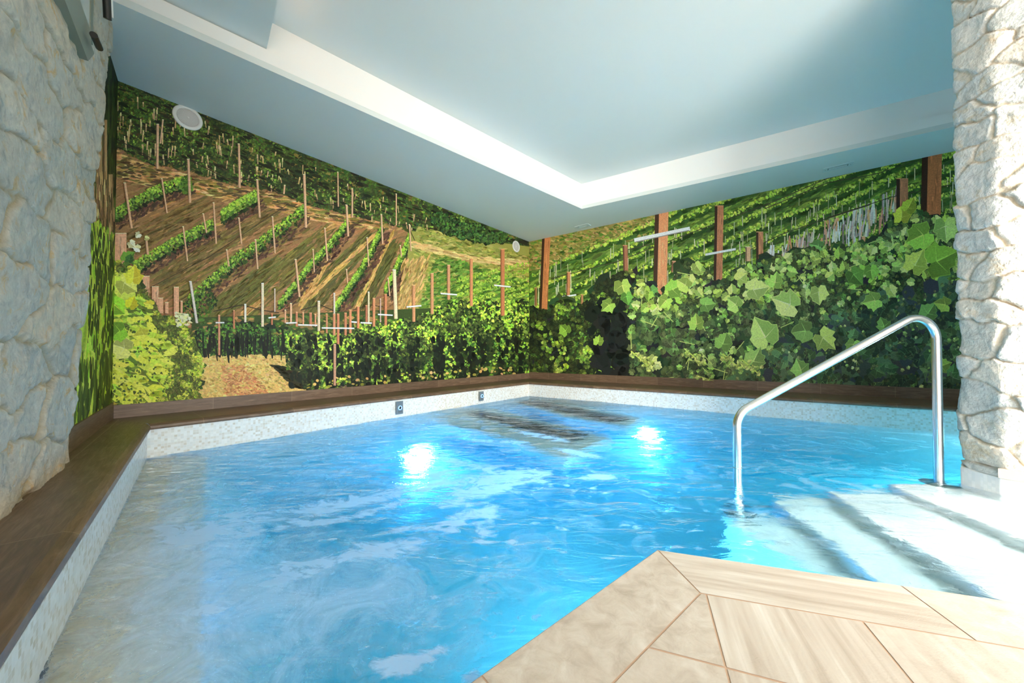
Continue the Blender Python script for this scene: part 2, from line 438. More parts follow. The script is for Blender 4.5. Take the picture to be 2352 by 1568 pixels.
# ------------------------------------------------------------------ numpy noise
def hash2(ix, iy, seed):
    h = (ix.astype(np.int64) * 374761393 + iy.astype(np.int64) * 668265263 + seed * 1442695041) & 0xffffffff
    h = ((h ^ (h >> 13)) * 1274126177) & 0xffffffff
    return ((h ^ (h >> 16)) & 0xffff) / 65535.0
def vnoise(x, y, seed=0):
    ix = np.floor(x).astype(int); iy = np.floor(y).astype(int); fx = x - ix; fy = y - iy
    fx = fx * fx * (3 - 2 * fx); fy = fy * fy * (3 - 2 * fy)
    a = hash2(ix, iy, seed); b = hash2(ix + 1, iy, seed); c = hash2(ix, iy + 1, seed); d = hash2(ix + 1, iy + 1, seed)
    return (a * (1 - fx) + b * fx) * (1 - fy) + (c * (1 - fx) + d * fx) * fy
def fbm(x, y, seed=0, o=4):
    s = 0; a = 0.5
    for k in range(o): s = s + a * vnoise(x * 2 ** k, y * 2 ** k, seed + k * 17); a *= 0.5
    return s

def np_mesh(name, verts, quads, mat, parent=None, attr=None, attr_name=None, corner=False, smooth=True, counts=None):
    me = bpy.data.meshes.new(name)
    verts = np.asarray(verts, np.float32)
    if counts is None:
        counts = np.full(len(quads), quads.shape[1], np.int32); idx = quads.ravel()
    else: idx = quads
    me.vertices.add(len(verts)); me.vertices.foreach_set('co', verts.ravel())
    me.loops.add(len(idx)); me.loops.foreach_set('vertex_index', np.asarray(idx, np.int32))
    me.polygons.add(len(counts))
    st = np.zeros(len(counts), np.int32); st[1:] = np.cumsum(counts)[:-1]
    me.polygons.foreach_set('loop_start', st); me.polygons.foreach_set('loop_total', np.asarray(counts, np.int32))
    me.polygons.foreach_set('use_smooth', np.full(len(counts), smooth))
    me.update(calc_edges=True)
    if attr is not None:
        a = me.color_attributes.new(attr_name, 'FLOAT_COLOR', 'CORNER' if corner else 'POINT')
        c = np.ones((len(attr), 4), np.float32); c[:, :3] = attr
        a.data.foreach_set('color', c.ravel())
    me.materials.append(mat)
    o = bpy.data.objects.new(name, me); COL.objects.link(o)
    if parent is not None: o.parent = parent
    return o

def grid_quads(n, m):
    i = np.arange(n - 1)[:, None]; j = np.arange(m - 1)[None, :]
    a = (i * m + j).ravel()
    return np.stack([a, a + m, a + m + 1, a + 1], 1)

def rubble(name, path, zlo, zhi, res, cell, amp, seed, mat, lean=0.0, hole=None, shift=None):
    """rough rubble wall laid over a ground path of points (rounded at the turns); lean moves the top back"""
    path = [V2(p) for p in path]
    seg = [np.linalg.norm(path[i + 1] - path[i]) for i in range(len(path) - 1)]
    tot = sum(seg); n = int(tot / res) + 1; m = int((zhi - zlo) / res) + 1
    s = np.linspace(0, tot, n); cum = np.concatenate([[0], np.cumsum(seg)])
    X = np.interp(s, cum, [p[0] for p in path]); Y = np.interp(s, cum, [p[1] for p in path])
    for _ in range(3):
        X[1:-1] = (X[:-2] + X[1:-1] * 2 + X[2:]) / 4; Y[1:-1] = (Y[:-2] + Y[1:-1] * 2 + Y[2:]) / 4
    tx = np.gradient(X); ty = np.gradient(Y); q = np.hypot(tx, ty); nx, ny = ty / q, -tx / q
    for _ in range(6):
        nx[1:-1] = (nx[:-2] + nx[1:-1] + nx[2:]) / 3; ny[1:-1] = (ny[:-2] + ny[1:-1] + ny[2:]) / 3
    z = np.linspace(zlo, zhi, m)
    S, Z = np.meshgrid(s, z, indexing='ij')
    # warped cells
    wS = S + 0.09 * (fbm(S * 5, Z * 5, seed) - .5) * 2; wZ = Z + 0.08 * (fbm(S * 5 + 9, Z * 5, seed + 5) - .5) * 2
    cw, ch = cell
    gx = wS / cw; gy = wZ / ch
    row = np.floor(gy)
    F1 = np.full(S.shape, 9.); F2 = np.full(S.shape, 9.); ID = np.zeros(S.shape); TX = np.zeros(S.shape); TY = np.zeros(S.shape)
    bx = np.floor(gx); by = np.floor(gy)
    for di in (-2, -1, 0, 1, 2):
        for dj in (-1, 0, 1, -2, 2):
            ix = (bx + di); iy = (by + dj)
            px = ix + 0.15 + 0.7 * hash2(ix, iy, seed) + 0.5 * (iy.astype(int) % 2); py = iy + 0.15 + 0.7 * hash2(ix, iy, seed + 3)
            dd = np.hypot((gx - px), (gy - py) * 1.15)
            r = hash2(ix, iy, seed + 7)
            near = dd < F1
            F2 = np.where(near, F1, np.minimum(F2, dd)); ID = np.where(near, r, ID)
            TX = np.where(near, gx - px, TX); TY = np.where(near, gy - py, TY); F1 = np.where(near, dd, F1)
    e = np.clip((F2 - F1) / 0.13, 0, 1); e = e * e * (3 - 2 * e)
    tilt = TX * (ID - .5) * 1.0 + TY * (((ID * 7.3) % 1) - .5) * 1.0
    H = e * (0.30 + 0.45 * ((ID * 3.7) % 1)) + e * tilt * 0.55 + (fbm(S * 7, Z * 7, seed + 20, 6) - .5) * 1.3 + (np.abs(fbm(S * 22, Z * 22, seed + 31, 3) - .45)) * 0.45 * e
    H = H * amp
    back = (Z - zlo) / (zhi - zlo) * lean
    PX = X[:, None] + nx[:, None] * (H - back); PY = Y[:, None] + ny[:, None] * (H - back)
    if shift is not None:
        sv, (sz, st) = shift
        a_ = np.interp(Z, sz, st); PX = PX + sv[0] * a_; PY = PY + sv[1] * a_
    V = np.stack([PX, PY, Z], -1).reshape(-1, 3)
    mort = 1 - np.clip((F2 - F1) / 0.10, 0, 1)
    mort = np.clip(mort * (0.5 + 0.9 * fbm(S * 4, Z * 4, seed + 44)), 0, 1)
    A = np.stack([mort, ID, np.zeros_like(ID)], -1).reshape(-1, 3)
    qd = grid_quads(n, m)[:, ::-1]
    if hole is not None:
        c = V[qd].mean(1); ss = S.reshape(-1)[qd].mean(1)
        keep = ~((ss > hole[0]) & (ss < hole[1]) & (c[:, 2] > hole[2]) & (c[:, 2] < hole[3]))
        qd = qd[keep]
    return np_mesh(name, V, qd, mat, attr=A, attr_name='stone')

# ================================================================== THE SETTING
def wall_strip(mb, a, b, z0, z1, u0=0.0):
    L_ = float(np.linalg.norm(V2(b) - V2(a)))
    mb.quad(v3(a, z0), v3(b, z0), v3(b, z1), v3(a, z1), [(u0, z0), (u0 + L_, z0), (u0 + L_, z1), (u0, z1)])
    return u0 + L_
def wall_slab(name, a, b, z0, z1, mat, out, th=0.12):
    mb = MB(); a = V2(a); b = V2(b); o = V2(out) * th
    mb.prism([a, b, b + o, a + o], z0, z1)
    return tag(mb.build(name, mat), kind='structure')
nL = V2((-uL[1], uL[0])); nR = V2((-uR[1], uR[0]))          # away from the pool
if np.dot(nL, WL - NL) < 0: nL = -nL
if np.dot(nR, WR1 - NR1) < 0: nR = -nR
uS = uN; nS = V2((-uS[1], uS[0]))
if np.dot(nS, WL - NL) < 0: nS = -nS
ZTOP = Z1 + 0.9
wall_slab('wall_left', WL - uL * 0.1, WC + uL * 0.1, -0.1, ZTOP, M['plaster'], nL)
wall_slab('wall_right', WC - uR * 0.1, WR, -0.1, ZTOP, M['plaster'], nR)
wall_slab('wall_side', WS, WL + uS * 0.1, -0.1, ZTOP, M['plaster'], nS)
# room behind the camera
RB = [(-4.6, -3.3), (6.5, -3.3)]
mb = MB()
mb.prism([(-4.6, -3.42), (-1.6, -3.42), (-1.6, -3.3), (-4.6, -3.3)], -0.1, ZTOP)
mb.prism([(2.8, -3.42), (6.6, -3.42), (6.6, -3.3), (2.8, -3.3)], -0.1, ZTOP)
mb.prism([(-1.6, -3.42), (2.8, -3.42), (2.8, -3.3), (-1.6, -3.3)], 2.65, ZTOP)
mb.prism([(-1.6, -3.42), (2.8, -3.42), (2.8, -3.3), (-1.6, -3.3)], -0.1, 0.2)
tag(mb.build('wall_rear', M['plaster']), kind='structure')

# ------------------------------------------------------------------ ceiling with the recess
K = V2(P(1336.5, 479.6, Z1))
KL = V2(P(255, 0, Z1)); KR = V2(P(2183, 292.9, Z1))
kl = (KL - K) / np.linalg.norm(KL - K); kr = (KR - K) / np.linalg.norm(KR - K)
KLe = K + kl * 9.0; KRe = K + kr * 9.0
Z2 = zat(1333, 457.5, K); Z3 = zat(1331.6, 421.7, K)
mb = MB()
far = 9.5
mb.prism([K, KLe, KLe + nL * 3, WC + nL * 1.5 + nR * 1.5], Z1, Z1 + 0.05)
mb.prism([K, WC + nL * 1.5 + nR * 1.5, KRe + nR * 3, KRe], Z1, Z1 + 0.05)
o = tag(mb.build('ceiling', M['paint']), kind='structure')
# fascias round the recess
sb = 0.035
bl = V2((kl[1], -kl[0])); bl = bl if np.dot(bl, WL - K) > 0 else -bl
br = V2((kr[1], -kr[0])); br = br if np.dot(br, WR - K) > 0 else -br
Kb = K + (bl + br) * sb * 0.8
mb = MB()
mb.prism([K, KLe, KLe + bl * sb, Kb], Z1 + 0.0502, Z2)
mb.prism([K, Kb, KRe + br * sb, KRe], Z1 + 0.0502, Z2)
tag(mb.build('trim_1', M['fascia']), kind='structure')
mb = MB()
sb2 = sb * 0.35
Kb2 = K + (bl + br) * sb2 * 0.8
mb.prism([Kb2, KLe + bl * sb2, KLe + bl * .3, K + (bl + br) * .25], Z2, Z3 + 0.05)
mb.prism([Kb2, K + (bl + br) * .25, KRe + br * .3, KRe + br * sb2], Z2, Z3 + 0.05)
tag(mb.build('trim_2', M['fascia']), kind='structure')
mb = MB()
mb.prism([K + (bl + br) * .3, KLe + bl * .3, (-7.5, -3.6), (8, -3.6), KRe + br * .3], Z3, Z3 + 0.08)
tag(mb.build('ceiling', M['paint']), kind='structure')
# the middle-height ceiling over the viewer
Q = V2(P(611, 121.5, Z2)); Q2 = V2(P(638, 0, Z2)); uq = (Q2 - Q) / np.linalg.norm(Q2 - Q)
mb = MB()
mb.prism([Q - uq * 0.02, Q + kl * 8, (-7.5, -3.5), Q + uq * 7.5], Z2 + 0.012, Z3)
tag(mb.build('ceiling', M['paint']), kind='structure')
# warm LED strip that lies behind the edge of the middle ceiling
nq = V2((-uq[1], uq[0]))
if np.dot(nq, K - Q) < 0: nq = -nq
led0 = Q + uq * 1.5 + nq * 0.10
area('cove_led', v3(led0, Z2 + 0.04), v3(led0 + nq * 0.5, Z3 + 0.1), 0.05, 2.6, 1.0, (1.0, 0.62, 0.36))
led = bpy.data.objects['cove_led']
ang = math.atan2(uq[1], uq[0])
led.rotation_euler = (Matrix.Rotation(ang, 3, 'Z') @ Matrix.Rotation(math.radians(0), 3, 'X')).to_euler()
led.rotation_euler = Matrix((tuple(( -nq[0]*0.8, -uq[0], -nq[0]*0.6)), tuple((-nq[1]*0.8, -uq[1], -nq[1]*0.6)), (0.6, 0, -0.8))).to_euler()

# ------------------------------------------------------------------ baseboards, coping
def skirting(name, a, b, nrm, z0, z1, th=0.012, u0=0.0):
    mb = MB(); a = V2(a); b = V2(b); q = V2(nrm) * -th; L_ = float(np.linalg.norm(b - a))
    mb.quad(v3(a + q, z0), v3(b + q, z0), v3(b + q, z1), v3(a + q, z1), [(u0, .5), (u0 + L_, .5), (u0 + L_, .5 + z1 - z0), (u0, .5 + z1 - z0)])
    mb.quad(v3(a + q, z1), v3(b + q, z1), v3(b, z1), v3(a, z1), [(u0, .7), (u0 + L_, .7), (u0 + L_, .71), (u0, .71)])
    mb.quad(v3(a, z0), v3(b, z0), v3(b, z1), v3(a, z1), [(u0, .5), (u0 + L_, .5), (u0 + L_, .6), (u0, .6)])
    return tag(mb.build(name, M['slate']), kind='structure')
ZBL = zat(1214.5, 853, WC); ZBL2 = zat(257.7, 926.3, WL)
ZB = (ZBL + ZBL2) / 2
skirting('baseboard_left', WL, WC, nL, ZC, ZB, u0=0.03)
skirting('baseboard_right', WC, WR, nR, ZC, ZB, u0=0.2)
skirting('baseboard_side', WS, WL, nS, ZC, ZB, u0=0.4)

def inter(p, d, q, e):
    A = np.array([[d[0], -e[0]], [d[1], -e[1]]]); t = np.linalg.solve(A, V2(q) - V2(p)); return V2(p) + V2(d) * t[0]
NOSE = 0.032        # height of the rounded front
prof = [(0.0, -NOSE - 0.012), (-0.004, -NOSE), (0.0, -NOSE * 0.55), (0.012, -0.008), (0.03, 0.0)]
def coping(name, w0, w1, n0, n1, label, u0):
    """w0-w1 the wall line, n0-n1 the pool edge, with a rounded nose of its own"""
    mb = MB(); w0, w1, n0, n1 = map(V2, (w0, w1, n0, n1))
    L_ = float(np.linalg.norm(n1 - n0))
    def row(t):
        return n0 + (w0 - n0) * t, n1 + (w1 - n1) * t
    wdt = abs(np.cross(np.append(n1 - n0, 0) / L_, np.append(w0 - n0, 0))[2])
    pts = []
    for d, h in prof: 
        pts.append((row(d / wdt), ZC + h, d))
    pts.append((row(0.5), ZC, wdt * 0.5)); pts.append((row(1.0), ZC, wdt))
    for k in range(len(pts) - 1):
        (a0, a1), za, va = pts[k]; (b0, b1), zb, vb = pts[k + 1]
        d0, d1 = b0 - a0, b1 - a1
        ua0 = u0 + float(np.dot(a0 - n0, n1 - n0) / L_); ua1 = u0 + float(np.dot(a1 - n0, n1 - n0) / L_)
        ub0 = u0 + float(np.dot(b0 - n0, n1 - n0) / L_); ub1 = u0 + float(np.dot(b1 - n0, n1 - n0) / L_)
        v_a = va + 0.06 if k < 4 else va + 0.06
        mb.quad(v3(a0, za), v3(a1, za), v3(b1, zb), v3(b0, zb), [(ua0, va + .06), (ua1, va + .06), (ub1, vb + .06), (ub0, vb + .06)])
    a0, a1 = row(0.0); b0, b1 = row(0.06)
    mb.quad(v3(a0, ZC - NOSE - .012), v3(a1, ZC - NOSE - .012), v3(b1, ZC - NOSE - .012), v3(b0, ZC - NOSE - .012), [(0, .1)] * 4)
    o = mb.build(name, M['slate'])
    return tag(o, label, 'pool coping', 'brown tiled coping round the pool')
coping('pool_coping', WL, WC, NL, NC, 'brown slate-look tile coping under the long left vineyard mural', 0.35)
coping('pool_coping', WC, WR, NC, NR, 'brown tile coping under the right vineyard mural, behind the handrail', 0.1)
coping('pool_coping', WL - uS * 3.2, WL, NA, NL, 'wide brown tile coping in front of the left rubble stone wall', 0.05)

# ------------------------------------------------------------------ deck
PB0 = V2(P(2205, 1121, 0.0)); 
PB0 = V2(U(2205, 1121, 0.08))
PBc = V2(U(2300, 1152, 0.08))
uB = V2((0.454, -0.891))
F = inter(G, uG2, PBc, uB)
NG = inter(G, uG1, NL, uN)            # where the deck edge meets the left coping, below the frame

def clip(poly, p, n):
    out = []; 
    for i in range(len(poly)):
        a, b = poly[i], poly[(i + 1) % len(poly)]
        da, db = np.dot(a - p, n), np.dot(b - p, n)
        if da >= 0: out.append(a)
        if (da >= 0) != (db >= 0): out.append(a + (b - a) * da / (da - db))
    return out
rnd = random.Random(4)
deck_v = []; deck_f = []; deck_uv = []; deck_at = []
def deck_tile(poly, ud, kind, z=ZD, gap=0.0022):
    if len(poly) < 3: return
    c = sum(poly) / len(poly)
    area2 = sum(poly[i][0] * poly[(i + 1) % len(poly)][1] - poly[(i + 1) % len(poly)][0] * poly[i][1] for i in range(len(poly)))
    if area2 < 0: poly = poly[::-1]
    if abs(area2) < 0.002: return
    q = poly
    for i in range(len(poly)):
        a, b = poly[i], poly[(i + 1) % len(poly)]
        if np.linalg.norm(b - a) < 1e-6: continue
        t = (b - a) / np.linalg.norm(b - a); n = V2((-t[1], t[0]))
        q = clip(q, a + n * gap, n)
        if len(q) < 3: return
    b = len(deck_v); deck_v.extend([(p[0], p[1], z) for p in q]); deck_f.append(tuple(range(b, b + len(q))))
    w = V2((-ud[1], ud[0])); r = (rnd.random(), rnd.random(), kind)
    deck_uv.append([(float(np.dot(p, ud)), float(np.dot(p, w))) for p in q]); deck_at.append(([r] * len(q)))
perp1 = V2((-uG1[1], uG1[0])); perp1 = perp1 if np.dot(perp1, V2((0, 0)) - G) > 0 else -perp1
perp2 = V2((-uG2[1], uG2[0])); perp2 = perp2 if np.dot(perp2, V2((0, 0)) - G) > 0 else -perp2
GI = V2(P(1608.6, 1361.9, ZD))
w1 = abs(float(np.dot(GI - G, perp1))); w2 = abs(float(np.dot(GI - G, perp2)))
# edge strips, mitred at the corner
e1 = [G, G + uG1 * 0.86]; 
def strip(pa, pb, perp, w, ud, kind):
    deck_tile([pa, pb, pb + perp * w, pa + perp * w], ud, kind)
deck_tile([G, G + uG1 * 0.78, G + uG1 * 0.78 + perp1 * w1, GI], uG1, 0.0)
for k in range(5):
    a = G + uG1 * (0.78 + 0.65 * k); strip(a, a + uG1 * 0.65, perp1, w1, uG1, rnd.choice([0., 1.]))
j1 = V2(P(2081, 1354, ZD)); d1 = float(np.dot(j1 - G, uG2))
deck_tile([G, G + uG2 * d1, G + uG2 * (d1 + .02) + perp2 * w2, GI], uG2, 1.0)
for k in range(6):
    a = G + uG2 * (d1 + 0.65 * k); 
    deck_tile([a, a + uG2 * .65, a + uG2 * .67 + perp2 * w2, a + uG2 * .02 + perp2 * w2], uG2, 0.15 if k % 2 == 0 else 0.9)
# field tiles on their own grid
T0 = V2(P(1667, 1533, ZD)); ta = V2(P(1622.6, 1364, ZD)) - V2(P(1677.5, 1568, ZD)); ta = ta / np.linalg.norm(ta); tb = V2((ta[1], -ta[0]))
stepb = abs(float(np.dot(V2(P(1987, 1433, ZD)) - V2(P(1622.6, 1364, ZD)), tb)))
pat = {(0, 0): 1.0, (-1, 0): 0.0, (1, 0): 0.55, (0, -1): 0.9, (-1, -1): 0.2}
for i in range(-7, 12):
    for j in range(-9, 4):
        a = T0 + tb * stepb * i + ta * 0.75 * j
        poly = [a, a + tb * stepb, a + tb * stepb + ta * 0.75, a + ta * 0.75]
        poly = clip(poly, GI, perp1) if len(poly) > 2 else poly
        if len(poly) > 2: poly = clip(poly, GI, perp2)
        if len(poly) > 2: deck_tile(poly, ta, pat.get((i, j), rnd.choice([0., 0.5, 1.])), gap=0.0028)
floor_e = bpy.data.meshes.new('floor')
floor_e.from_pydata(deck_v, [], deck_f)
floor_e.uv_layers.new(name='UVMap'); floor_e.color_attributes.new('tile', 'FLOAT_COLOR', 'CORNER')
ul = floor_e.uv_layers['UVMap']; at = floor_e.color_attributes['tile']
for p, uvs, ats in zip(floor_e.polygons, deck_uv, deck_at):
    for li, uvv, a in zip(p.loop_indices, uvs, ats):
        ul.data[li].uv = uvv; at.data[li].color = (a[0], a[1], a[2], 1)
floor_e.materials.append(M['deck'])
floor_o = bpy.data.objects.new('floor', floor_e); COL.objects.link(floor_o); tag(floor_o, kind='structure')
mb = MB()
mb.prism([G, F + uG2 * 2.5, (6.5, -3.4), (-4.6, -3.4), NG + (NG - G) * 2.4], ZD - 0.05, ZD - 0.0012)
tag(mb.build('floor', M['grout']), kind='structure')

# ------------------------------------------------------------------ pool basin
basin = empty('swimming_pool', v3(V2((0.3, 3.2)), ZF), 'indoor pool basin lined with pale glass mosaic, filled with blue water', 'pool')
OV = 0.018
PL = NL + (nL + nS) * OV * 0.7; PC = NC + (nL + nR) * OV; PRr = NR + nR * OV; PA = NG + nS * OV
mb = MB(); u = wall_strip(mb, PL, PC, ZF, ZC - NOSE - 0.01); mb.build('mosaic_wall', M['mosaic'], basin)
mb = MB(); wall_strip(mb, PC, PRr, ZF, ZC - NOSE - 0.01, u); mb.build('mosaic_wall', M['mosaic'], basin)
mb = MB(); wall_strip(mb, PA, PL, ZF, ZC - NOSE - 0.01, 3.0); mb.build('mosaic_wall', M['mosaic'], basin)
mb = MB(); wall_strip(mb, G, NG, ZF, ZD - 0.02); wall_strip(mb, F, G, ZF, ZD - 0.02); mb.build('mosaic_wall', M['mosaic'], basin)
mb = MB()
fl = [PL, PC, PRr, PRr - nR * 3.5, F, G, NG]
mb.add([v3(p, ZF) for p in fl], [tuple(range(len(fl)))], [[(p[0], p[1]) for p in fl]])
mb.build('pool_floor', M['mosaic'], basin)
# narrow sand-coloured ledge along the left edge
mb = MB(); lw = 0.12; pn = -nS
a, b = PA - uN * 0.1, PL + pn * 0.0
a2, b2 = PA + pn * lw - uN * .1, PL + pn * lw + uL * 0.03
mb.quad(v3(a, -.05), v3(b, -.05), v3(b2, -.05), v3(a2, -.05), [(0, 0), (3, 0), (3, lw), (0, lw)])
a3, b3 = a2 + pn * .50, b2 + pn * .50 + uL * .05
am, bm = a2 + pn * .16, b2 + pn * .16 + uL * .02
mb.quad(v3(a2, -.05), v3(b2, -.05), v3(bm, -.15), v3(am, -.15), [(0, 0), (3, 0), (3, .2), (0, .2)])
mb.quad(v3(am, -.15), v3(bm, -.15), v3(b3, -1.05), v3(a3, -1.05), [(0, .2), (3, .2), (3, 1.2), (0, 1.2)])
mb.quad(v3(a3, -1.05), v3(b3, -1.05), v3(b3, ZF), v3(a3, ZF), [(0, 0), (3, 0), (3, .7), (0, .7)])
mb.build('ledge', M['mosaic_sand'], basin)
# steps, from the landing down
def shelf(name, poly, z, mat=M['mosaic_white'], round_=0.02, zb=ZF, parent=basin):
    mb = MB(); mb.prism(poly, zb, z); return mb.build(name, mat, parent, bevel=round_)
def step_poly(pa, pb, ext=0.0):
    pa, pb = V2(pa), V2(pb); d = (pb - pa) / np.linalg.norm(pb - pa)
    q = inter(pa, d, G, uG2)
    return [pa, q, F + V2((0.1, -0.05)), PBc + V2((0.05, 0)), V2((PB0[0] + .3, pa[1]))]
dep = [0.085, 0.165, 0.25, 0.34]
s1 = step_poly(U(2036, 1110, dep[0]), U(2340, 1236, dep[0]))
s2 = step_poly(U(1893, 1124, dep[1]), U(2225, 1340, dep[1]))
s3 = step_poly(U(1768, 1140, dep[2]), U(2020, 1336, dep[2]))
s4 = step_poly(U(1660, 1186, dep[3]), U(1880, 1318, dep[3]))
for sp_, d_ in zip((s1, s2, s3, s4), dep): shelf('pool_step', sp_, -d_)
# the landing's block at the foot of the stone pier
mb = MB(); mb.prism([PB0, PBc, PBc + V2((.6, -.9)), PB0 + V2((.9, .02))], -0.2, 0.10); mb.build('pier_plinth', M['mosaic_white'], basin, bevel=0.008)
# loungers near the far corner, each with a dark grate
def lounger(px, gx, depth, label):
    t = empty('underwater_lounger', v3(V2(U(px[0][0], px[0][1], depth)), -depth), label, 'lounger')
    poly = [V2(U(x, y, depth)) for x, y in px]
    shelf('platform', poly, -depth, round_=0.03, zb=-depth - 0.22, parent=t)
    g = [V2(U(x, y, depth)) for x, y in gx]
    mb = MB(); mb.prism(g, -depth - 0.01, -depth + 0.03); mb.build('grate', M['grate'], t)
M['grate'] = simple('dark_grate', lin(20, 26, 28), 0.6)
lounger([(985, 962), (1075, 932), (1120, 934), (1405, 1002), (1300, 1052), (1180, 1008)],
        [(1072, 948), (1110, 944), (1352, 998), (1318, 1010), (1240, 998)], 0.30,
        'submerged white lounger with a dark grate, the nearer of two by the far corner')
lounger([(1165, 918), (1205, 909), (1480, 958), (1440, 978), (1300, 955)],
        [(1192, 923), (1222, 917), (1448, 960), (1400, 968), (1300, 948)], 0.30,
        'submerged white lounger with a dark grate, the farther one against the right wall')

# ------------------------------------------------------------------ water
def inpoly(x, y, poly):
    poly = np.asarray(poly, float); x = np.asarray(x); y = np.asarray(y)
    ins = np.zeros(x.shape, bool); j = len(poly) - 1
    for i in range(len(poly)):
        xi, yi = poly[i]; xj, yj = poly[j]
        if yi != yj:
            c = ((yi > y) != (yj > y)) & (x < (xj - xi) * (y - yi) / (yj - yi) + xi)
            ins ^= c
        j = i
    return ins
res = 0.025
xs = np.arange(-3.4, 6.6, res); ys = np.arange(-0.4, 6.9, res)
GX, GY = np.meshgrid(xs, ys, indexing='ij')
wpoly = [PL + (nL + nS) * .06, PC + (nL + nR) * .06, PRr + nR * .06, PRr - nR * 3.2, F + V2((.4, -.1)), F + perp2 * .05, G + (perp1 + perp2) * 0.05, NG + perp1 * .05 - uN * 0.1]
# pixel position of every surface point, only to look up how rough the photographed water is there
den = GY * math.cos(PITCH) - CAMZ * math.sin(PITCH)
den = np.maximum(den, 0.02)
PXs = RW / 2 + FPX * GX / den; PYs = RH / 2 + SHIFT_PX + FPX * (CAMZ * math.cos(PITCH) + GY * math.sin(PITCH)) / den
def blob(cx, cy, rx, ry, rot=0.0):
    c, s = math.cos(rot), math.sin(rot); dx = PXs - cx; dy = PYs - cy
    return np.exp(-(((dx * c + dy * s) / rx) ** 2 + ((-dx * s + dy * c) / ry) ** 2))
def streak(pts, w):
    d = np.full(GX.shape, 1e9)
    for (ax, ay), (bx_, by_) in zip(pts[:-1], pts[1:]):
        vx, vy = bx_ - ax, by_ - ay; t = np.clip(((PXs - ax) * vx + (PYs - ay) * vy) / (vx * vx + vy * vy), 0, 1)
        d = np.minimum(d, np.hypot(PXs - ax - t * vx, (PYs - ay - t * vy) * 1.4))
    return np.exp(-(d / w) ** 2)
foam = np.zeros(GX.shape)
for a_ in [([(360, 1215), (470, 1210), (560, 1190), (640, 1185), (760, 1160), (900, 1135), (1010, 1110), (1130, 1100), (1240, 1085)], 26),
           ([(560, 1230), (700, 1200), (800, 1190), (930, 1150)], 14),
           ([(1000, 1045), (1080, 1070), (1180, 1090), (1260, 1085)], 16),
           ([(1010, 1160), (1070, 1150), (1095, 1200), (1110, 1240)], 16),
           ([(900, 1215), (1000, 1210), (1060, 1180)], 14),
           ([(560, 1150), (575, 1170), (540, 1195)], 10),
           ([(1340, 1095), (1400, 1092)], 10), ([(1085, 1010), (1130, 1012)], 7),
           ([(650, 1300), (800, 1280), (960, 1260)], 24), ([(1000, 1500), (900, 1540)], 30), ([(1060, 1560), (1090, 1560)], 16)]:
    foam = np.maximum(foam, streak(*a_))
for b_ in [(1130, 1118, 130, 26, -.15), (1010, 1090, 60, 16, -.3), (1200, 1092, 60, 14, 0), (1060, 1195, 60, 14, -.6), (1120, 1180, 26, 30, .2), (760, 1165, 160, 16, -.2), (470, 1225, 150, 34, -.1), (880, 1255, 130, 18, -.1),
           (1370, 1096, 50, 8, 0), (900, 1520, 60, 14, -.3), (1080, 1552, 30, 14, 0), (640, 1330, 130, 20, -.2), (480, 1400, 120, 16, -.2), (1240, 1000, 70, 6, .2), (1330, 1040, 60, 7, .2), (1180, 1015, 40, 5, 0)]:
    foam = np.maximum(foam, 1.25 * blob(*b_))
rs = np.random.RandomState(3)
for k in range(60):
    cx = rs.uniform(1050, 1620); cy = rs.uniform(1100, 1330); foam = np.maximum(foam, 0.75 * blob(cx, cy, rs.uniform(5, 16), rs.uniform(3, 7), rs.uniform(-.5, .3)))
for k in range(40):
    cx = rs.uniform(980, 1250); cy = rs.uniform(1230, 1560); foam = np.maximum(foam, 0.7 * blob(cx, cy, rs.uniform(8, 22), rs.uniform(5, 12), rs.uniform(-.5, .3)))
milk = 0.85 * blob(560, 1420, 330, 170) + 0.45 * blob(380, 1380, 200, 200) + 0.4 * blob(850, 1330, 260, 90) + 0.35 * blob(700, 1090, 330, 70) + 0.35 * blob(430, 1230, 150, 70)
milk = np.clip(milk * 1.0 + 0.08 * (PXs < 1400), 0, 1.0)
chop = np.clip(0.25 + 0.7 * blob(330, 1300, 160, 300) + 0.8 * blob(700, 1350, 420, 260) + 0.6 * blob(960, 1045, 130, 60), 0, 1)
wind = np.hypot(GX - 0.2, GY - 2.6)
H = 0.010 * (fbm(GX * 3 + 2, GY * 3, 5, 3) - .5) + 0.006 * np.sin((GX * 0.6 + GY) * 9 + 3 * fbm(GX * 2, GY * 2, 8)) * np.clip(GX - .3, 0, 1)
H += 0.014 * (fbm(GX * 8, GY * 8, 12, 3) - .5) * chop
n_, m_ = GX.shape
Vt = np.stack([GX, GY, H], -1).reshape(-1, 3)
qd = grid_quads(n_, m_)
cen = Vt[qd].mean(1)
keep = inpoly(cen[:, 0], cen[:, 1], wpoly)
qd = qd[keep]
used = np.unique(qd); remap = -np.ones(len(Vt), int); remap[used] = np.arange(len(used))
qd = remap[qd]; Vt = Vt[used]
At = np.stack([foam, milk, chop], -1).reshape(-1, 3)[used]
# close the body of water: skirt and bottom
ed = np.concatenate([qd[:, [0, 1]], qd[:, [1, 2]], qd[:, [2, 3]], qd[:, [3, 0]]])
key = np.sort(ed, 1); ky = key[:, 0] * 10 ** 7 + key[:, 1]
uq_, inv, cnt = np.unique(ky, return_inverse=True, return_counts=True)
be = ed[cnt[inv] == 1]
nb = len(Vt)
low = Vt.copy(); low[:, 2] = ZF - 0.05
skirt = np.stack([be[:, 1], be[:, 0], be[:, 0] + nb, be[:, 1] + nb], 1)
bot = qd[:, ::-1] + nb
Vall = np.concatenate([Vt, low]); Aall = np.concatenate([At, At * 0])
water = np_mesh('pool_water', Vall, np.concatenate([qd, skirt, bot]), M['water'], attr=Aall, attr_name='surface')
tag(water, 'turquoise blue pool water with drifting foam and ripples', 'water', kind='stuff')

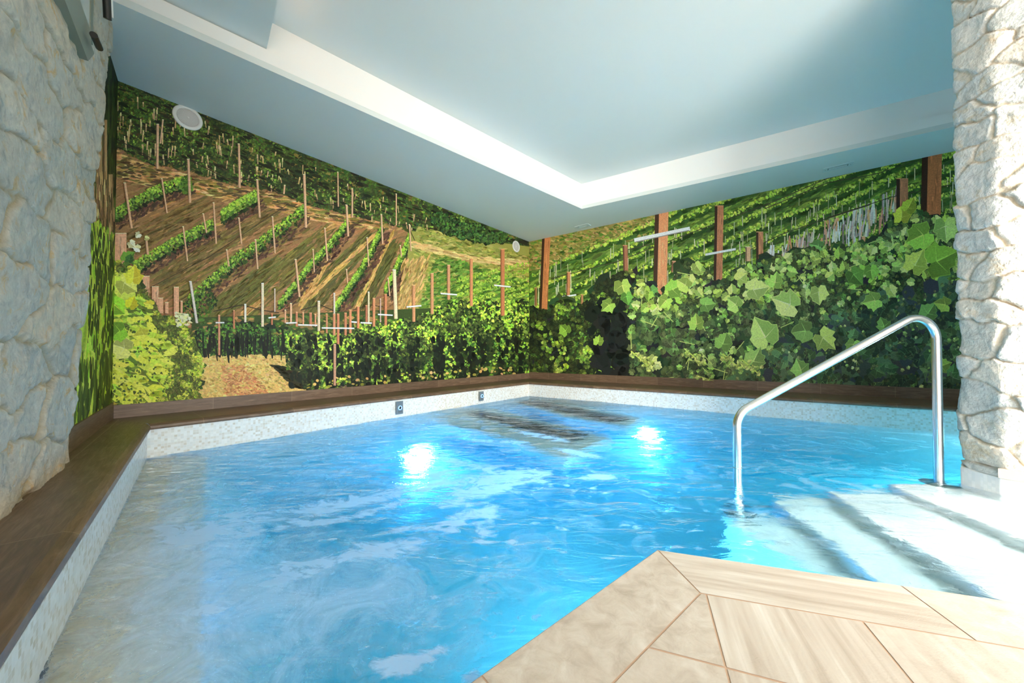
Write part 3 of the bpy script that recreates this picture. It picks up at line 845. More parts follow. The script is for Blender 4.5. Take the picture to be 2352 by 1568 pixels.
# ------------------------------------------------------------------ underwater lamps
def pool_light(px, py, wo, wn, label, power, col, size=0.16):
    # the line of sight, bent at the surface, followed to the pool wall
    a = V2(U(px, py, 0.0)); b = V2(U(px, py, 1.0)); d = (b - a)
    k = np.dot(wo - a, wn) / np.dot(d, wn); k = min(k, 1.12); p = a + d * k; z = -k
    n = -V2(wn); p = p + n * 0.004
    t = empty('underwater_light', v3(p, z), label, 'pool light', 'round blue lamps under the water')
    F_ = Matrix.Translation(v3(p, z)) @ Vector((n[0], n[1], 0)).to_track_quat('Z', 'Y').to_matrix().to_4x4()
    mb = MB(); mb.lathe([(0.0, 0.0), (0.13, 0.0), (0.13, 0.012), (0.11, 0.022), (0.10, 0.014)], F_, 40); mb.build('rim', M['steel'], t)
    mb = MB(); mb.lathe([(0.10, 0.014), (0.05, 0.02), (0.0005, 0.022)], F_, 40)
    mb.build('lens', emit('lens_glow', (0.55, 0.70, 1.0, 1), 16), t)
    l = bpy.data.lights.new('underwater_lamp', 'AREA'); l.shape = 'DISK'; l.size = size; l.energy = power; l.color = col
    o = bpy.data.objects.new('underwater_lamp', l); COL.objects.link(o); o.parent = t
    o.location = (n[0] * .05, n[1] * .05, 0); o.rotation_euler = Vector((n[0], n[1], 0.25)).to_track_quat('-Z', 'Y').to_euler()
    return t
LB = (0.17, 0.50, 1.0)
pool_light(958, 1045, PL, nL, 'round blue-white lamp low in the left pool wall, glowing under the churned water', 30, LB)
pool_light(1490, 990, PC, nR, 'round blue lamp low in the right pool wall, glowing beyond the submerged loungers', 22, LB)
def underwater_fill(p, d, power, col=LB, size=0.25, z=-0.55):
    # unseen fill lamp without a body, added under water to brighten the pool
    l = bpy.data.lights.new('unseen_fill_lamp', 'AREA'); l.shape = 'DISK'; l.size = size; l.energy = power; l.color = col
    o = bpy.data.objects.new('unseen_fill_lamp', l); COL.objects.link(o); o.location = (p[0], p[1], z)
    o.rotation_euler = Vector((d[0], d[1], -0.12)).to_track_quat('-Z', 'Y').to_euler()
underwater_fill(G + uG2 * 0.02 - perp2 * 0.03, V2((.12, 1)), 28, (0.30, 0.72, 1.0), 0.8, -0.8)
underwater_fill(V2((4.9, 3.0)), V2((-1, .12)), 260, (0.60, 0.94, 1.0), 0.5, -0.33)

# ------------------------------------------------------------------ stone walls
def on_line(px, p, d):
    t = (px - RW / 2) / FPX
    a = (t * p[1] - p[0]) / (d[0] - t * d[1]); return V2(p) + V2(d) * a
SB = V2(P(168, 1040, ZC)); sdir = -uN
S0 = SB + sdir * 2.6
SB = SB - nS * max(0.0, 0.045 + float(np.dot(SB - WL, nS)))      # the cladding stands a few centimetres off the mural wall
prof_px = [(165, 1040), (170, 900), (178, 830), (190, 720), (200, 600), (210, 500), (213, 420), (222, 320), (226, 250), (242, 90), (240, 40), (236, -60)]
sz_, st_ = [], []
for x_, y_ in prof_px:
    q_ = on_line(x_ - 3, SB, sdir); st_.append(float(np.dot(q_ - SB, uN))); sz_.append(zat(x_, y_, q_))
o_ = np.argsort(sz_); sz_ = np.array(sz_)[o_]; st_ = np.array(st_)[o_]
rub = rubble('wall_near_left', [S0, SB, SB + nS * 0.10], ZC, Z1 + 0.05, 0.008, (0.46, 0.21), 0.027, 12, M['stone'], shift=(uN, (sz_, st_)))
tag(rub, kind='structure')
PT = PB0 + V2((0.9, 0.05))
rub2 = rubble('wall_near_right', [PT, PB0 + V2((0.02, 0.0)), PBc + V2((0.015, 0.0)), PBc + uB * 2.4], 0.10, Z3 + 0.1, 0.007, (0.24, 0.15), 0.028, 23, M['stone_r'])
tag(rub2, kind='structure')
mb = MB(); mb.prism([PT + V2((0, -.12)), PB0 + V2((.10, -.08)), PBc + V2((.09, .04)), PBc + uB * 2.4 + V2((.09, .05)), PBc + uB * 2.4 + V2((.8, 0)), PT], 0.1, Z3 + .1)
tag(mb.build('wall_near_right', M['plaster']), kind='structure')
sk = PBc + V2((-.01, -.006))
mb = MB(); mb.prism([sk + V2((-.012, 0)), sk + V2((-.012, 0)) + uB * 2.2, sk + uB * 2.2 + V2((.05, 0)), sk + V2((.05, 0.01))], 0.10, 0.15)
tag(mb.build('baseboard_near_right', M['deck']), kind='structure')

# ------------------------------------------------------------------ the printed mural
class Mural:
    def __init__(s, name, origin, u, nrm, ulim, label):
        s.o = V2(origin); s.u = V2(u); s.n = V2(nrm); s.ul = ulim; s.name = name; s.label = label
        s.V = []; s.C = []; s.N = []; s.layer = 0
        s.rs = np.random.RandomState(len(name) + int(abs(origin[0]) * 100))
    def project(s, px, py):
        dx, dy, dz = rays(px, py)
        d0 = np.dot(s.o, s.n); t = d0 / (dx * s.n[0] + dy * s.n[1])
        t = np.where(t > 0, t, 50)
        X = dx * t; Y = dy * t; Z = CAMZ + dz * t
        return (X - s.o[0]) * s.u[0] + (Y - s.o[1]) * s.u[1], Z
    def polys(s, P_, C_):
        """P_ (n,k,2) in the photograph's pixels, C_ (n,3) sRGB 0-255"""
        P_ = np.asarray(P_, float); C_ = np.asarray(C_, float)
        if P_.ndim == 2: P_ = P_[None]
        if C_.ndim == 1: C_ = np.tile(C_, (len(P_), 1))
        U_, Z_ = s.project(P_[..., 0], P_[..., 1])
        U_ = np.clip(U_, *s.ul); Z_ = np.clip(Z_, ZB - 0.02, Z1 + 0.02)
        off = (s.layer * 6 + s.rs.randint(0, 6, len(P_)))[:, None] * 1.1e-5 + 0.0005
        s.layer += 1
        X = s.o[0] + s.u[0] * U_ - s.n[0] * off; Y = s.o[1] + s.u[1] * U_ - s.n[1] * off
        s.V.append(np.stack([X, Y, Z_], -1).reshape(-1, 3)); s.N.append(np.full(len(P_), P_.shape[1])); s.C.append(np.repeat(C_, P_.shape[1], 0))
    def sample(s, region, n):
        region = np.asarray(region, float); lo = region.min(0); hi = region.max(0); out = np.zeros((0, 2))
        while len(out) < n:
            q = s.rs.uniform(lo, hi, (n * 2, 2)); q = q[inpoly(q[:, 0], q[:, 1], region)]; out = np.concatenate([out, q])
        return out[:n]
    def cols(s, n, pal, jit=10):
        pal = np.asarray(pal, float); c = pal[s.rs.randint(0, len(pal), n)]
        return np.clip(c * (1 + s.rs.uniform(-.12, .12, (n, 1))) + s.rs.uniform(-jit, jit, (n, 3)), 4, 250)
    def strokes(s, region, n, w, h, ang, pal, jit=8, angj=.2):
        c = s.sample(region, n); a = ang + s.rs.uniform(-angj, angj, n); W = w * s.rs.uniform(.5, 1.5, n) / 2; Hh = h * s.rs.uniform(.5, 1.5, n) / 2
        ca, sa = np.cos(a), np.sin(a); q = []
        for sx, sy in ((-1, 0), (-.4, -1), (.5, -.9), (1, 0), (.5, 1), (-.5, .9)):
            q.append(np.stack([c[:, 0] + sx * W * ca - sy * Hh * sa, c[:, 1] + sx * W * sa + sy * Hh * ca], -1))
        s.polys(np.stack(q, 1), s.cols(n, pal, jit))
    def leaves(s, pts, size, pal, jit=10, squash=.85, shade=.72, tall=1.0, sizes=None, clump=None):
        n = len(pts); S_ = size * s.rs.uniform(.6, 1.4, n) if sizes is None else sizes
        a = s.rs.uniform(0, 6.28, n)
        if size > 9:
            prof = np.array([1.0, .76, .84, .70, .92, .70, .74, .5, .22, .5, .74, .70, .92, .70, .84, .76]); th = np.radians([0, 24, 42, 58, 72, 96, 124, 156, 180, 204, 236, 264, 288, 302, 318, 336]); jj = .1
        else: prof = np.array([1, .6, .85, .5, .9, .6]); th = np.arange(6) * 2 * math.pi / 6; jj = .2
        k = len(prof); q = []
        jr = s.rs.uniform(1 - jj, 1 + jj, (n, k))
        for i in range(k):
            r = prof[i] * S_ / 2 * jr[:, i]; X = r * np.cos(th[i]); Y = r * np.sin(th[i]) * squash
            q.append(np.stack([pts[:, 0] + X * np.cos(a) - Y * np.sin(a), pts[:, 1] + (X * np.sin(a) + Y * np.cos(a)) * tall], -1))
        q = np.stack(q, 1); C_ = s.cols(n, pal, jit)
        if clump:
            f_ = np.clip((fbm(pts[:, 0] / clump[0] + 3, pts[:, 1] / clump[0], 77, 3) - clump[1]) / .16, 0, 1); C_ = C_ * (clump[2] + (clump[3] - clump[2]) * f_)[:, None] + (1 - f_)[:, None] * np.array([6., 8., 10.])
        s.polys(q, C_)
        if size > 9:
            s.polys(q[:, [0, 1, 2, 3, 4, 5, 6, 7, 8]] * .96 + pts[:, None] * .04, C_ * shade)
            for kk, wv in ((0, .035), (4, .022), (12, .022)):
                e = q[:, kk] - pts; nn = np.stack([-e[:, 1], e[:, 0]], -1) * wv
                s.polys(np.stack([pts + nn, q[:, kk] * .9 + pts * .1, pts - nn], 1), np.clip(C_ * 1.2 + 8, 0, 250)); s.layer -= 1
            s.layer += 1
    def line(s, pts, w, col):
        for (ax, ay), (bx_, by_) in zip(pts[:-1], pts[1:]):
            L_ = math.hypot(bx_ - ax, by_ - ay); nx_, ny_ = -(by_ - ay) / L_ * w / 2, (bx_ - ax) / L_ * w / 2
            s.polys([[(ax + nx_, ay + ny_), (bx_ + nx_, by_ + ny_), (bx_ - nx_, by_ - ny_), (ax - nx_, ay - ny_)]], col)
            s.layer -= 1
        s.layer += 1
    def lines(s, segs, ws, cols):
        segs = np.asarray(segs, float); A_ = segs[:, 0]; B_ = segs[:, 1]; d = B_ - A_; L_ = np.hypot(d[:, 0], d[:, 1])[:, None]
        n = np.stack([-d[:, 1], d[:, 0]], -1) / L_ * np.asarray(ws)[:, None] / 2
        s.polys(np.stack([A_ + n, B_ + n, B_ - n, A_ - n], 1), cols)
    def post(s, x, y0, y1, w, col=(150, 108, 78), dx=0.0, dark=.45, cap=True):
        col = V2(col)
        s.polys([[(x - w / 2, y0), (x + w / 2, y0), (x + w / 2 + dx, y1), (x - w / 2 + dx, y1)]], col)
        s.polys([[(x - w / 2, y0), (x - w / 2 + w * .3, y0), (x - w / 2 + w * .3 + dx, y1), (x - w / 2 + dx, y1)]], col * dark)
        if w > 14:
            for k in range(26):
                t = s.rs.uniform(0, 1); yy = y0 + (y1 - y0) * t; xx = x + s.rs.uniform(-.15, .45) * w + dx * t; hh = s.rs.uniform(8, 40)
                s.polys([[(xx, yy), (xx + 1.6, yy + hh * .3), (xx + .6, min(yy + hh, y1)), (xx - 1, yy + hh * .5)]], col * s.rs.uniform(.75, 1.25)); s.layer -= 1
            s.layer += 1
        if cap: s.polys([[(x - w / 2, y0), (x + w / 2, y0), (x + w / 2, y0 + 1.5), (x - w / 2, y0 + 1.5)]], np.minimum(col * 1.3, 240))
    def build(s):
        V = np.concatenate(s.V); N_ = np.concatenate(s.N); C = np.concatenate(s.C) / 255.0
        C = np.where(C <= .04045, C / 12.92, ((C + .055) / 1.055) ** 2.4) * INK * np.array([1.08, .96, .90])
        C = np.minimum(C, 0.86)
        o = np_mesh(s.name, V, np.arange(len(V)), M['mural'], attr=C, attr_name='ink', corner=True, smooth=False, counts=N_)
        return tag(o, s.label, 'wall mural', 'printed vineyard murals')
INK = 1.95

DG = [(20, 34, 16), (28, 46, 18), (14, 24, 12)]
MG = [(52, 84, 26), (66, 100, 32), (44, 72, 24), (78, 112, 40)]
LG = [(120, 158, 48), (138, 172, 62), (104, 144, 44)]
YG = [(168, 190, 70), (186, 200, 92), (150, 182, 58)]
mL = Mural('vineyard_mural', WL, uL, nL, (0.0, float(np.linalg.norm(WC - WL))), 'long vineyard photo mural on the left wall with brown hillside rows and round speakers')
m = mL
# base
m.polys([[(200, 60), (1300, 60), (1300, 960), (200, 960)]], (70, 84, 36))
upper = [(250, 120), (1225, 560), (1225, 600), (1060, 560), (900, 515), (800, 492), (700, 470), (640, 440), (500, 415), (420, 388), (330, 372), (250, 330)]
m.polys([[(250, 100), (1225, 560), (1060, 575), (800, 500), (640, 450), (420, 395), (250, 345)]], (46, 60, 24))
field = [(250, 330), (330, 372), (420, 388), (500, 415), (640, 440), (700, 470), (800, 492), (900, 515), (960, 545), (950, 640), (930, 740), (450, 760), (250, 760)]
m.polys([field], (112, 88, 56))
# bare field: stripes running down the slope between the rows
rows = [[(255, 505), (300, 478), (340, 455), (385, 436), (432, 422)], [(305, 622), (350, 595), (400, 565), (450, 540), (490, 522)], [(508, 502), (550, 476), (592, 455)],
        [(432, 700), (480, 655), (530, 612), (590, 570), (650, 525), (699, 488)], [(640, 705), (680, 655), (715, 610), (750, 575), (780, 540), (799, 512)],
        [(768, 715), (800, 665), (825, 630), (848, 590), (864, 555), (878, 528)], [(884, 672), (902, 640), (915, 608), (930, 575), (941, 546)]]
m.strokes(field, 2600, 26, 3.5, -.42, [(128, 96, 62), (104, 84, 50), (140, 108, 72), (92, 78, 44), (118, 88, 60)], 6, .2)
for cx0, cy0, cx1, cy1, w, col in [(300, 560, 480, 465, 30, (98, 84, 46)), (360, 650, 640, 480, 26, (88, 78, 42)), (400, 690, 690, 515, 30, (92, 84, 42)), (560, 705, 770, 520, 34, (82, 80, 38)),
                                   (700, 705, 850, 540, 30, (76, 76, 38)), (820, 700, 905, 560, 28, (72, 74, 36)), (470, 735, 640, 600, 28, (80, 80, 38))]:
    dx, dy = cx1 - cx0, cy1 - cy0; L_ = math.hypot(dx, dy); nx_, ny_ = -dy / L_ * w, dx / L_ * w
    reg = [(cx0 - nx_, cy0 - ny_), (cx1 - nx_ * .5, cy1 - ny_ * .5), (cx1 + nx_ * .5, cy1 + ny_ * .5), (cx0 + nx_, cy0 + ny_)]
    c0 = V2(col); m.strokes(reg, 330, 30, 4, math.atan2(dy, dx), [c0, c0 * 1.1, c0 * .9], 5, .08)
for cx0, cy0, cx1, cy1, w in [(330, 600, 520, 505, 10), (690, 700, 760, 590, 8), (700, 690, 860, 540, 7), (800, 500, 745, 530, 6), (820, 705, 905, 530, 5), (560, 720, 600, 690, 6)]:
    dx, dy = cx1 - cx0, cy1 - cy0; L_ = math.hypot(dx, dy); nx_, ny_ = -dy / L_ * w, dx / L_ * w
    m.strokes([(cx0 - nx_, cy0 - ny_), (cx1 - nx_ * .5, cy1 - ny_ * .5), (cx1 + nx_ * .5, cy1 + ny_ * .5), (cx0 + nx_, cy0 + ny_)], 120, 22, 3, math.atan2(dy, dx), [(170, 136, 80), (160, 124, 78), (150, 128, 66)], 6, .08)
# orange track along the top of the field
track = [(255, 345), (330, 378), (420, 400), (520, 425), (640, 450), (720, 480), (800, 500), (880, 512), (890, 528), (800, 520), (700, 500), (600, 468), (520, 455), (420, 440), (330, 425), (255, 400)]
m.strokes(track, 1300, 26, 4, .12, [(178, 134, 88), (190, 146, 98), (160, 118, 74), (140, 112, 62), (120, 110, 54)], 8, .15)
m.strokes(track, 260, 22, 4, .1, [(70, 58, 36), (88, 84, 40)], 6, .2)
# row shadows, then foliage, then posts
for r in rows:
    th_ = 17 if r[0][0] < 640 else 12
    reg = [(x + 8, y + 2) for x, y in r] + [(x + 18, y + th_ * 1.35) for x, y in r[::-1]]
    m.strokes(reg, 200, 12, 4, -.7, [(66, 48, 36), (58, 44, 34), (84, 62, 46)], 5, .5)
    reg = [(x, y - th_) for x, y in r] + [(x + 2, y + th_ * .8) for x, y in r[::-1]]
    m.strokes(reg, 260, 9, 6, -.5, DG + [(38, 56, 22)], 5, 1.5)
    reg2 = [(x - 1, y - th_ * 1.15) for x, y in r] + [(x + 1, y + th_ * .35) for x, y in r[::-1]]
    m.leaves(m.sample(reg2, 560), 7, MG + [(96, 128, 50), (112, 142, 60)], 8)
    m.leaves(m.sample([(x - 1, y - th_ * 1.2) for x, y in r] + [(x, y - th_ * .3) for x, y in r[::-1]], 160), 6, LG, 8)
m.leaves(m.sample([(418, 405), (440, 405), (443, 440), (425, 450), (415, 430)], 90), 8, MG, 8)
m.leaves(m.sample([(445, 680), (490, 670), (500, 700), (470, 730), (440, 740), (410, 720), (420, 695)], 260), 8, MG + DG, 8)
# upper vineyard
m.strokes(upper, 1500, 26, 6, .35, [(34, 40, 20), (58, 52, 28), (40, 50, 22), (30, 34, 18), (96, 88, 40)], 6, .25)
m.leaves(m.sample(upper, 6500), 8, [(52, 76, 28), (62, 86, 32), (46, 68, 26), (38, 58, 22)], 8, clump=(30, .34, .5, 1.1))  # greens darkened: corner vignette painted into the ink
m.leaves(m.sample(upper, 1900), 6, [(90, 118, 42), (78, 106, 38), (100, 126, 48)], 8, clump=(40, .36, .5, 1.05))
m.strokes(upper, 420, 20, 5, .38, [(20, 26, 12), (30, 34, 18)], 4, .15)
q = m.sample([(260, 190), (1150, 560), (1000, 540), (800, 480), (500, 400), (260, 320)], 130)
hgt = m.rs.uniform(10, 26, len(q)) * (1.15 - (q[:, 0] - 260) / 1600)
m.lines(np.stack([q, q + np.stack([m.rs.uniform(-3, 3, len(q)), hgt], -1)], 1), m.rs.uniform(1.6, 3.2, len(q)) * (1.2 - (q[:, 0] - 260) / 1500), m.cols(len(q), [(140, 120, 84), (128, 110, 78), (150, 132, 96)], 6))
m.lines(np.stack([q, q + np.stack([q[:, 0] * 0, hgt * .4], -1)], 1), m.rs.uniform(1.6, 3.0, len(q)) * (1.2 - (q[:, 0] - 260) / 1500), m.cols(len(q), [(172, 154, 112)], 6))
# grass hill to the right of the field
hill = [(960, 520), (1060, 548), (1225, 590), (1225, 720), (930, 720), (945, 640)]
m.polys([[(940, 530), (1060, 545), (1225, 570), (1225, 730), (925, 740)]], (112, 116, 56))
m.strokes(hill, 2600, 14, 4, .15, [(126, 128, 64), (104, 112, 50), (138, 134, 74), (92, 106, 44), (116, 120, 56)], 6, .4)
m.strokes([(950, 555), (1080, 590), (1225, 600), (1225, 612), (1080, 600), (950, 568)], 160, 24, 4, .15, [(176, 150, 98), (160, 140, 90)], 6, .1)
m.strokes([(925, 600), (985, 590), (960, 700), (915, 720)], 300, 20, 4, -1.1, [(140, 118, 70), (122, 112, 60), (156, 130, 82)], 6, .15)
m.strokes([(1000, 590), (1060, 600), (1225, 650), (1225, 720), (960, 720)], 1500, 12, 4, -.25, [(62, 96, 34), (48, 78, 28), (78, 112, 42), (92, 124, 50)], 6, .3)
for k in range(6):
    y = 610 + 17 * k
    m.leaves(m.sample([(1050, y + 30), (1225, y - 14), (1225, y - 4), (1050, y + 40)], 160), 6, [(120, 150, 54), (136, 162, 62), (100, 134, 44)], 8)
for cx, cy, r_ in [(1035, 520, 26), (1065, 530, 24), (1095, 535, 28), (1120, 545, 20), (1010, 505, 22), (1150, 545, 16)]:
    t_ = np.linspace(0, 6.28, 12)[:-1]; reg = np.stack([cx + r_ * np.cos(t_), cy + r_ * .8 * np.sin(t_)], -1)
    m.strokes(reg, 120, 9, 6, .9, DG, 5, 1.5); m.leaves(m.sample(reg, 130), 7, [(46, 76, 34), (62, 98, 42), (34, 56, 28)], 8)
# wires of the field
for pts, w in [([(262, 318), (355, 368), (432, 366), (520, 410), (588, 412), (640, 445), (698, 440), (745, 470), (795, 470), (840, 498), (875, 492), (905, 520)], 2.0),
               ([(432, 370), (520, 380), (600, 400)], 1.4), ([(490, 715), (555, 700), (600, 712), (640, 718)], 2), ([(690, 712), (735, 700), (770, 715)], 2), ([(810, 712), (850, 700), (880, 705)], 1.6),
               ([(345, 660), (480, 590), (660, 470)], 1.2), ([(262, 400), (330, 378)], 1.4), ([(700, 640), (760, 560), (840, 500)], 1), ([(905, 516), (935, 516), (952, 552)], 1.6)]:
    m.line(pts, w, (40, 36, 26))
# field posts
for x, y0, y1, w, dx in [(362, 285, 388, 6, -1), (374, 275, 330, 4, -6), (432, 365, 466, 6, 4), (548, 330, 432, 5, 2), (466, 490, 535, 4, 8), (490, 465, 560, 4, 6), (590, 412, 500, 5, 6), (698, 400, 523, 6, 4), (795, 470, 543, 5, 4),
                         (875, 492, 560, 4, 3), (548, 500, 560, 4, 6), (625, 497, 582, 4, 6), (520, 573, 612, 4, 5), (586, 550, 618, 4, 5), (420, 520, 600, 4, 10), (335, 545, 585, 6, 4), (678, 595, 682, 5, 9), (745, 523, 600, 4, 6),
                         (842, 545, 612, 3, 4), (795, 618, 650, 3, 2), (718, 572, 625, 3, 3), (1005, 380, 440, 2, 0), (775, 395, 475, 3, 1), (808, 433, 500, 4, 0), (909, 445, 518, 3, 0), (653, 425, 446, 4, -2), (286, 420, 525, 6, 16),
                         (371, 410, 490, 4, 12), (939, 515, 577, 3, 4), (918, 563, 590, 3, 3), (890, 638, 680, 3, 4)]:
    m.post(x, y0, y1, w, (168, 140, 112), dx, .7)
# lane and lower hedge
m.polys([[(440, 730), (1225, 700), (1225, 905), (440, 905)]], (42, 58, 24))
m.strokes([(445, 735), (880, 715), (880, 790), (445, 800)], 500, 14, 6, 0, [(60, 88, 32), (90, 84, 44), (128, 104, 62), (40, 62, 24)], 6, .3)
lane = [(440, 815), (560, 812), (665, 818), (690, 860), (705, 900), (640, 912), (440, 930)]
m.polys([[(430, 812), (665, 816), (700, 870), (712, 930), (430, 940)]], (170, 148, 90))
m.strokes(lane, 1500, 9, 3, .1, [(184, 160, 98), (168, 142, 86), (152, 140, 76), (190, 158, 104), (146, 128, 74)], 7, .8)
m.strokes([(505, 840), (560, 838), (620, 905), (520, 915)], 400, 9, 3, .1, [(160, 116, 78), (148, 106, 70), (170, 128, 88)], 6, .8)
m.strokes([(625, 838), (675, 845), (712, 890), (680, 893)], 260, 16, 4, .2, [(44, 42, 24), (34, 36, 20)], 4, .2)
far_hedge = [(445, 760), (470, 752), (520, 742), (600, 742), (660, 755), (668, 815), (600, 812), (500, 815), (448, 815)]
m.strokes(far_hedge, 380, 12, 9, 0, DG + [(20, 28, 20)], 4, 1.5)
m.leaves(m.sample(far_hedge, 700), 7, [(62, 100, 36), (50, 86, 32), (76, 116, 44), (34, 58, 26)], 8)
m.strokes([(450, 780), (660, 775), (665, 812), (452, 812)], 60, 6, 34, 0, [(14, 20, 14), (20, 26, 16)], 3, .1)
tops = [(655, 770), (700, 765), (760, 772), (800, 752), (850, 748), (900, 738), (950, 735), (1000, 712), (1050, 692), (1100, 694), (1150, 700), (1225, 690)]
bots = [(1225, 905), (700, 905), (690, 870), (665, 840)]
hedge = tops + bots
m.strokes(hedge, 1300, 14, 14, 0, DG + [(16, 26, 16), (22, 38, 18)], 4, 1.5)
CL = (26, .40, .30, 1.15)
m.leaves(m.sample([(x, y - 4) for x, y in tops] + bots, 3600), 9, [(52, 82, 30), (70, 104, 36), (40, 66, 26), (88, 122, 42)], 8, clump=CL)
m.leaves(m.sample([(x, y - 6) for x, y in tops] + [(x, y + 80) for x, y in tops[::-1]], 1500), 8, LG + [(92, 130, 42), (150, 176, 66)], 10, clump=(26, .36, .45, 1.15))
m.leaves(m.sample(hedge, 1500), 8, [(122, 154, 52), (100, 136, 44), (142, 170, 62)], 10, clump=(22, .44, .28, 1.15))
for k in range(16):
    x = 680 + k * 34 + m.rs.uniform(-16, 16); m.strokes([(x - 12, 775), (x + 12, 770), (x + 14, 890), (x - 12, 890)], 34, 9, 14, 0, [(12, 18, 10), (18, 26, 14)], 3, .25)
m.strokes([(700, 870), (1215, 838), (1215, 858), (705, 893)], 70, 7, 5, 0, [(130, 124, 60), (156, 134, 84), (100, 112, 44)], 8, .5)
for x, y0, y1, w, c in [(602, 650, 750, 6, (186, 170, 150)), (630, 663, 716, 3, (160, 150, 140)), (731, 691, 760, 6, (180, 164, 140)), (904, 619, 732, 8, (190, 170, 140)), (949, 654, 739, 7, (160, 118, 84)), (991, 627, 721, 7, (158, 118, 84)), (1029, 608, 688, 7, (156, 116, 84)),
                        (1081, 593, 703, 7, (160, 112, 76)), (1153, 572, 725, 9, (150, 98, 66)), (667, 696, 740, 5, (176, 142, 114)), (654, 711, 742, 4, (170, 134, 106)), (680, 716, 750, 5, (160, 110, 84)), (695, 717, 745, 4, (168, 122, 92)), (712, 718, 750, 6, (150, 100, 76)), (723, 721, 750, 4, (168, 122, 92)),
                        (749, 720, 765, 4, (158, 112, 84)), (766, 720, 770, 6, (160, 112, 84)), (775, 720, 790, 6, (156, 104, 76)), (792, 718, 770, 6, (152, 104, 76)), (803, 711, 765, 6, (164, 112, 80)), (821, 703, 754, 6, (168, 112, 80)), (840, 701, 745, 5, (140, 92, 68)), (845, 670, 744, 4, (176, 168, 140)),
                        (857, 684, 750, 6, (162, 112, 80)), (884, 675, 747, 6, (158, 104, 74)), (872, 686, 740, 3, (150, 130, 120)), (562, 698, 740, 5, (190, 176, 168)), (536, 712, 755, 4, (150, 100, 74)), (502, 723, 815, 5, (156, 112, 88)), (767, 790, 885, 6, (150, 120, 100)), (623, 720, 746, 4, (150, 96, 70)), (766, 673, 720, 4, (166, 160, 150))]:
    m.post(x, y0, y1, w, c, 0 if x != 904 else 4, .8)
for a, b in [((1133, 655), (1171, 659)), ((1010, 674), (1048, 677)), ((932, 705), (966, 702)), ((866, 722), (900, 724)), ((615, 730), (632, 728)), ((655, 742), (680, 741)), ((683, 746), (727, 747)), ((737, 753), (812, 754)), ((494, 741), (514, 741)), ((826, 741), (852, 742)), ((805, 739), (818, 740))]:
    m.line([a, b], 3.2, (196, 196, 192))
# near bush on the left
for x, y0, y1, w in [(276, 536, 612, 28), (334, 634, 672, 18), (356, 658, 700, 16), (368, 684, 720, 12), (404, 659, 735, 12), (382, 694, 720, 8), (416, 691, 732, 5), (278, 612, 640, 26)]:
    m.post(x, y0, y1, w, (176, 134, 108), 0, .92)
m.post(436, 646, 742, 6, (166, 166, 164), 15, .8)
bush = [(250, 600), (290, 606), (318, 640), (325, 660), (350, 690), (375, 730), (420, 735), (445, 770), (452, 800), (465, 830), (460, 870), (452, 925), (250, 945)]
m.polys([[(250, 604), (290, 610), (325, 662), (350, 692), (375, 732), (420, 738), (445, 772), (462, 830), (452, 935), (250, 950)]], (74, 96, 30))
m.strokes(bush, 600, 20, 12, .3, [(44, 66, 22), (34, 52, 20), (60, 84, 26)], 5, .8)
m.leaves(m.sample(bush, 1000), 17, [(158, 180, 54), (140, 170, 46), (176, 190, 62), (118, 152, 42), (190, 192, 64)], 10, squash=.6, clump=(20, .38, .42, 1.08))
m.leaves(m.sample([(330, 700), (375, 735), (440, 770), (465, 830), (455, 925), (330, 930)], 1100), 10, [(166, 188, 60), (144, 172, 52), (120, 156, 44), (186, 198, 80)], 10, squash=.7, clump=(14, .38, .40, 1.08))
m.strokes([(250, 640), (300, 650), (340, 760), (330, 900), (250, 915)], 130, 44, 20, .35, [(156, 186, 66), (134, 174, 56), (180, 192, 76), (120, 160, 50)], 8, .6)
m.strokes([(250, 690), (330, 700), (400, 800), (360, 915), (250, 925)], 90, 30, 8, .3, [(72, 92, 32), (86, 110, 38)], 5, .5)
m.strokes([(250, 690), (330, 720), (400, 800), (380, 915), (250, 925)], 170, 30, 11, .35, [(166, 190, 62), (148, 178, 54), (190, 198, 70)], 8, .6)
m.leaves(m.sample([(300, 700), (440, 800), (455, 925), (250, 940), (250, 820)], 200), 8, [(56, 74, 28), (70, 90, 32)], 5)
for x, y, sz, c in [(285, 650, 66, (186, 196, 92)), (305, 640, 56, (196, 188, 50)), (262, 700, 60, (126, 176, 44)), (300, 700, 40, (206, 200, 40)), (316, 572, 24, (216, 222, 168)), (318, 540, 20, (220, 224, 178)), (335, 548, 16, (200, 206, 130)), (300, 560, 26, (210, 216, 160)),
                    (290, 596, 44, (92, 140, 44)), (296, 598, 26, (44, 84, 34)), (285, 800, 70, (170, 186, 98)), (330, 770, 46, (186, 196, 60)), (345, 700, 30, (200, 200, 60)), (275, 760, 60, (110, 160, 40))]:
    m.leaves(np.array([[x, y]], float), max(sz, 10), [c], 3, sizes=np.array([sz * 1.1]))
m.strokes([(400, 718), (430, 722), (440, 745), (405, 750)], 60, 9, 5, .3, [(206, 190, 160), (190, 180, 130)], 8, .6)

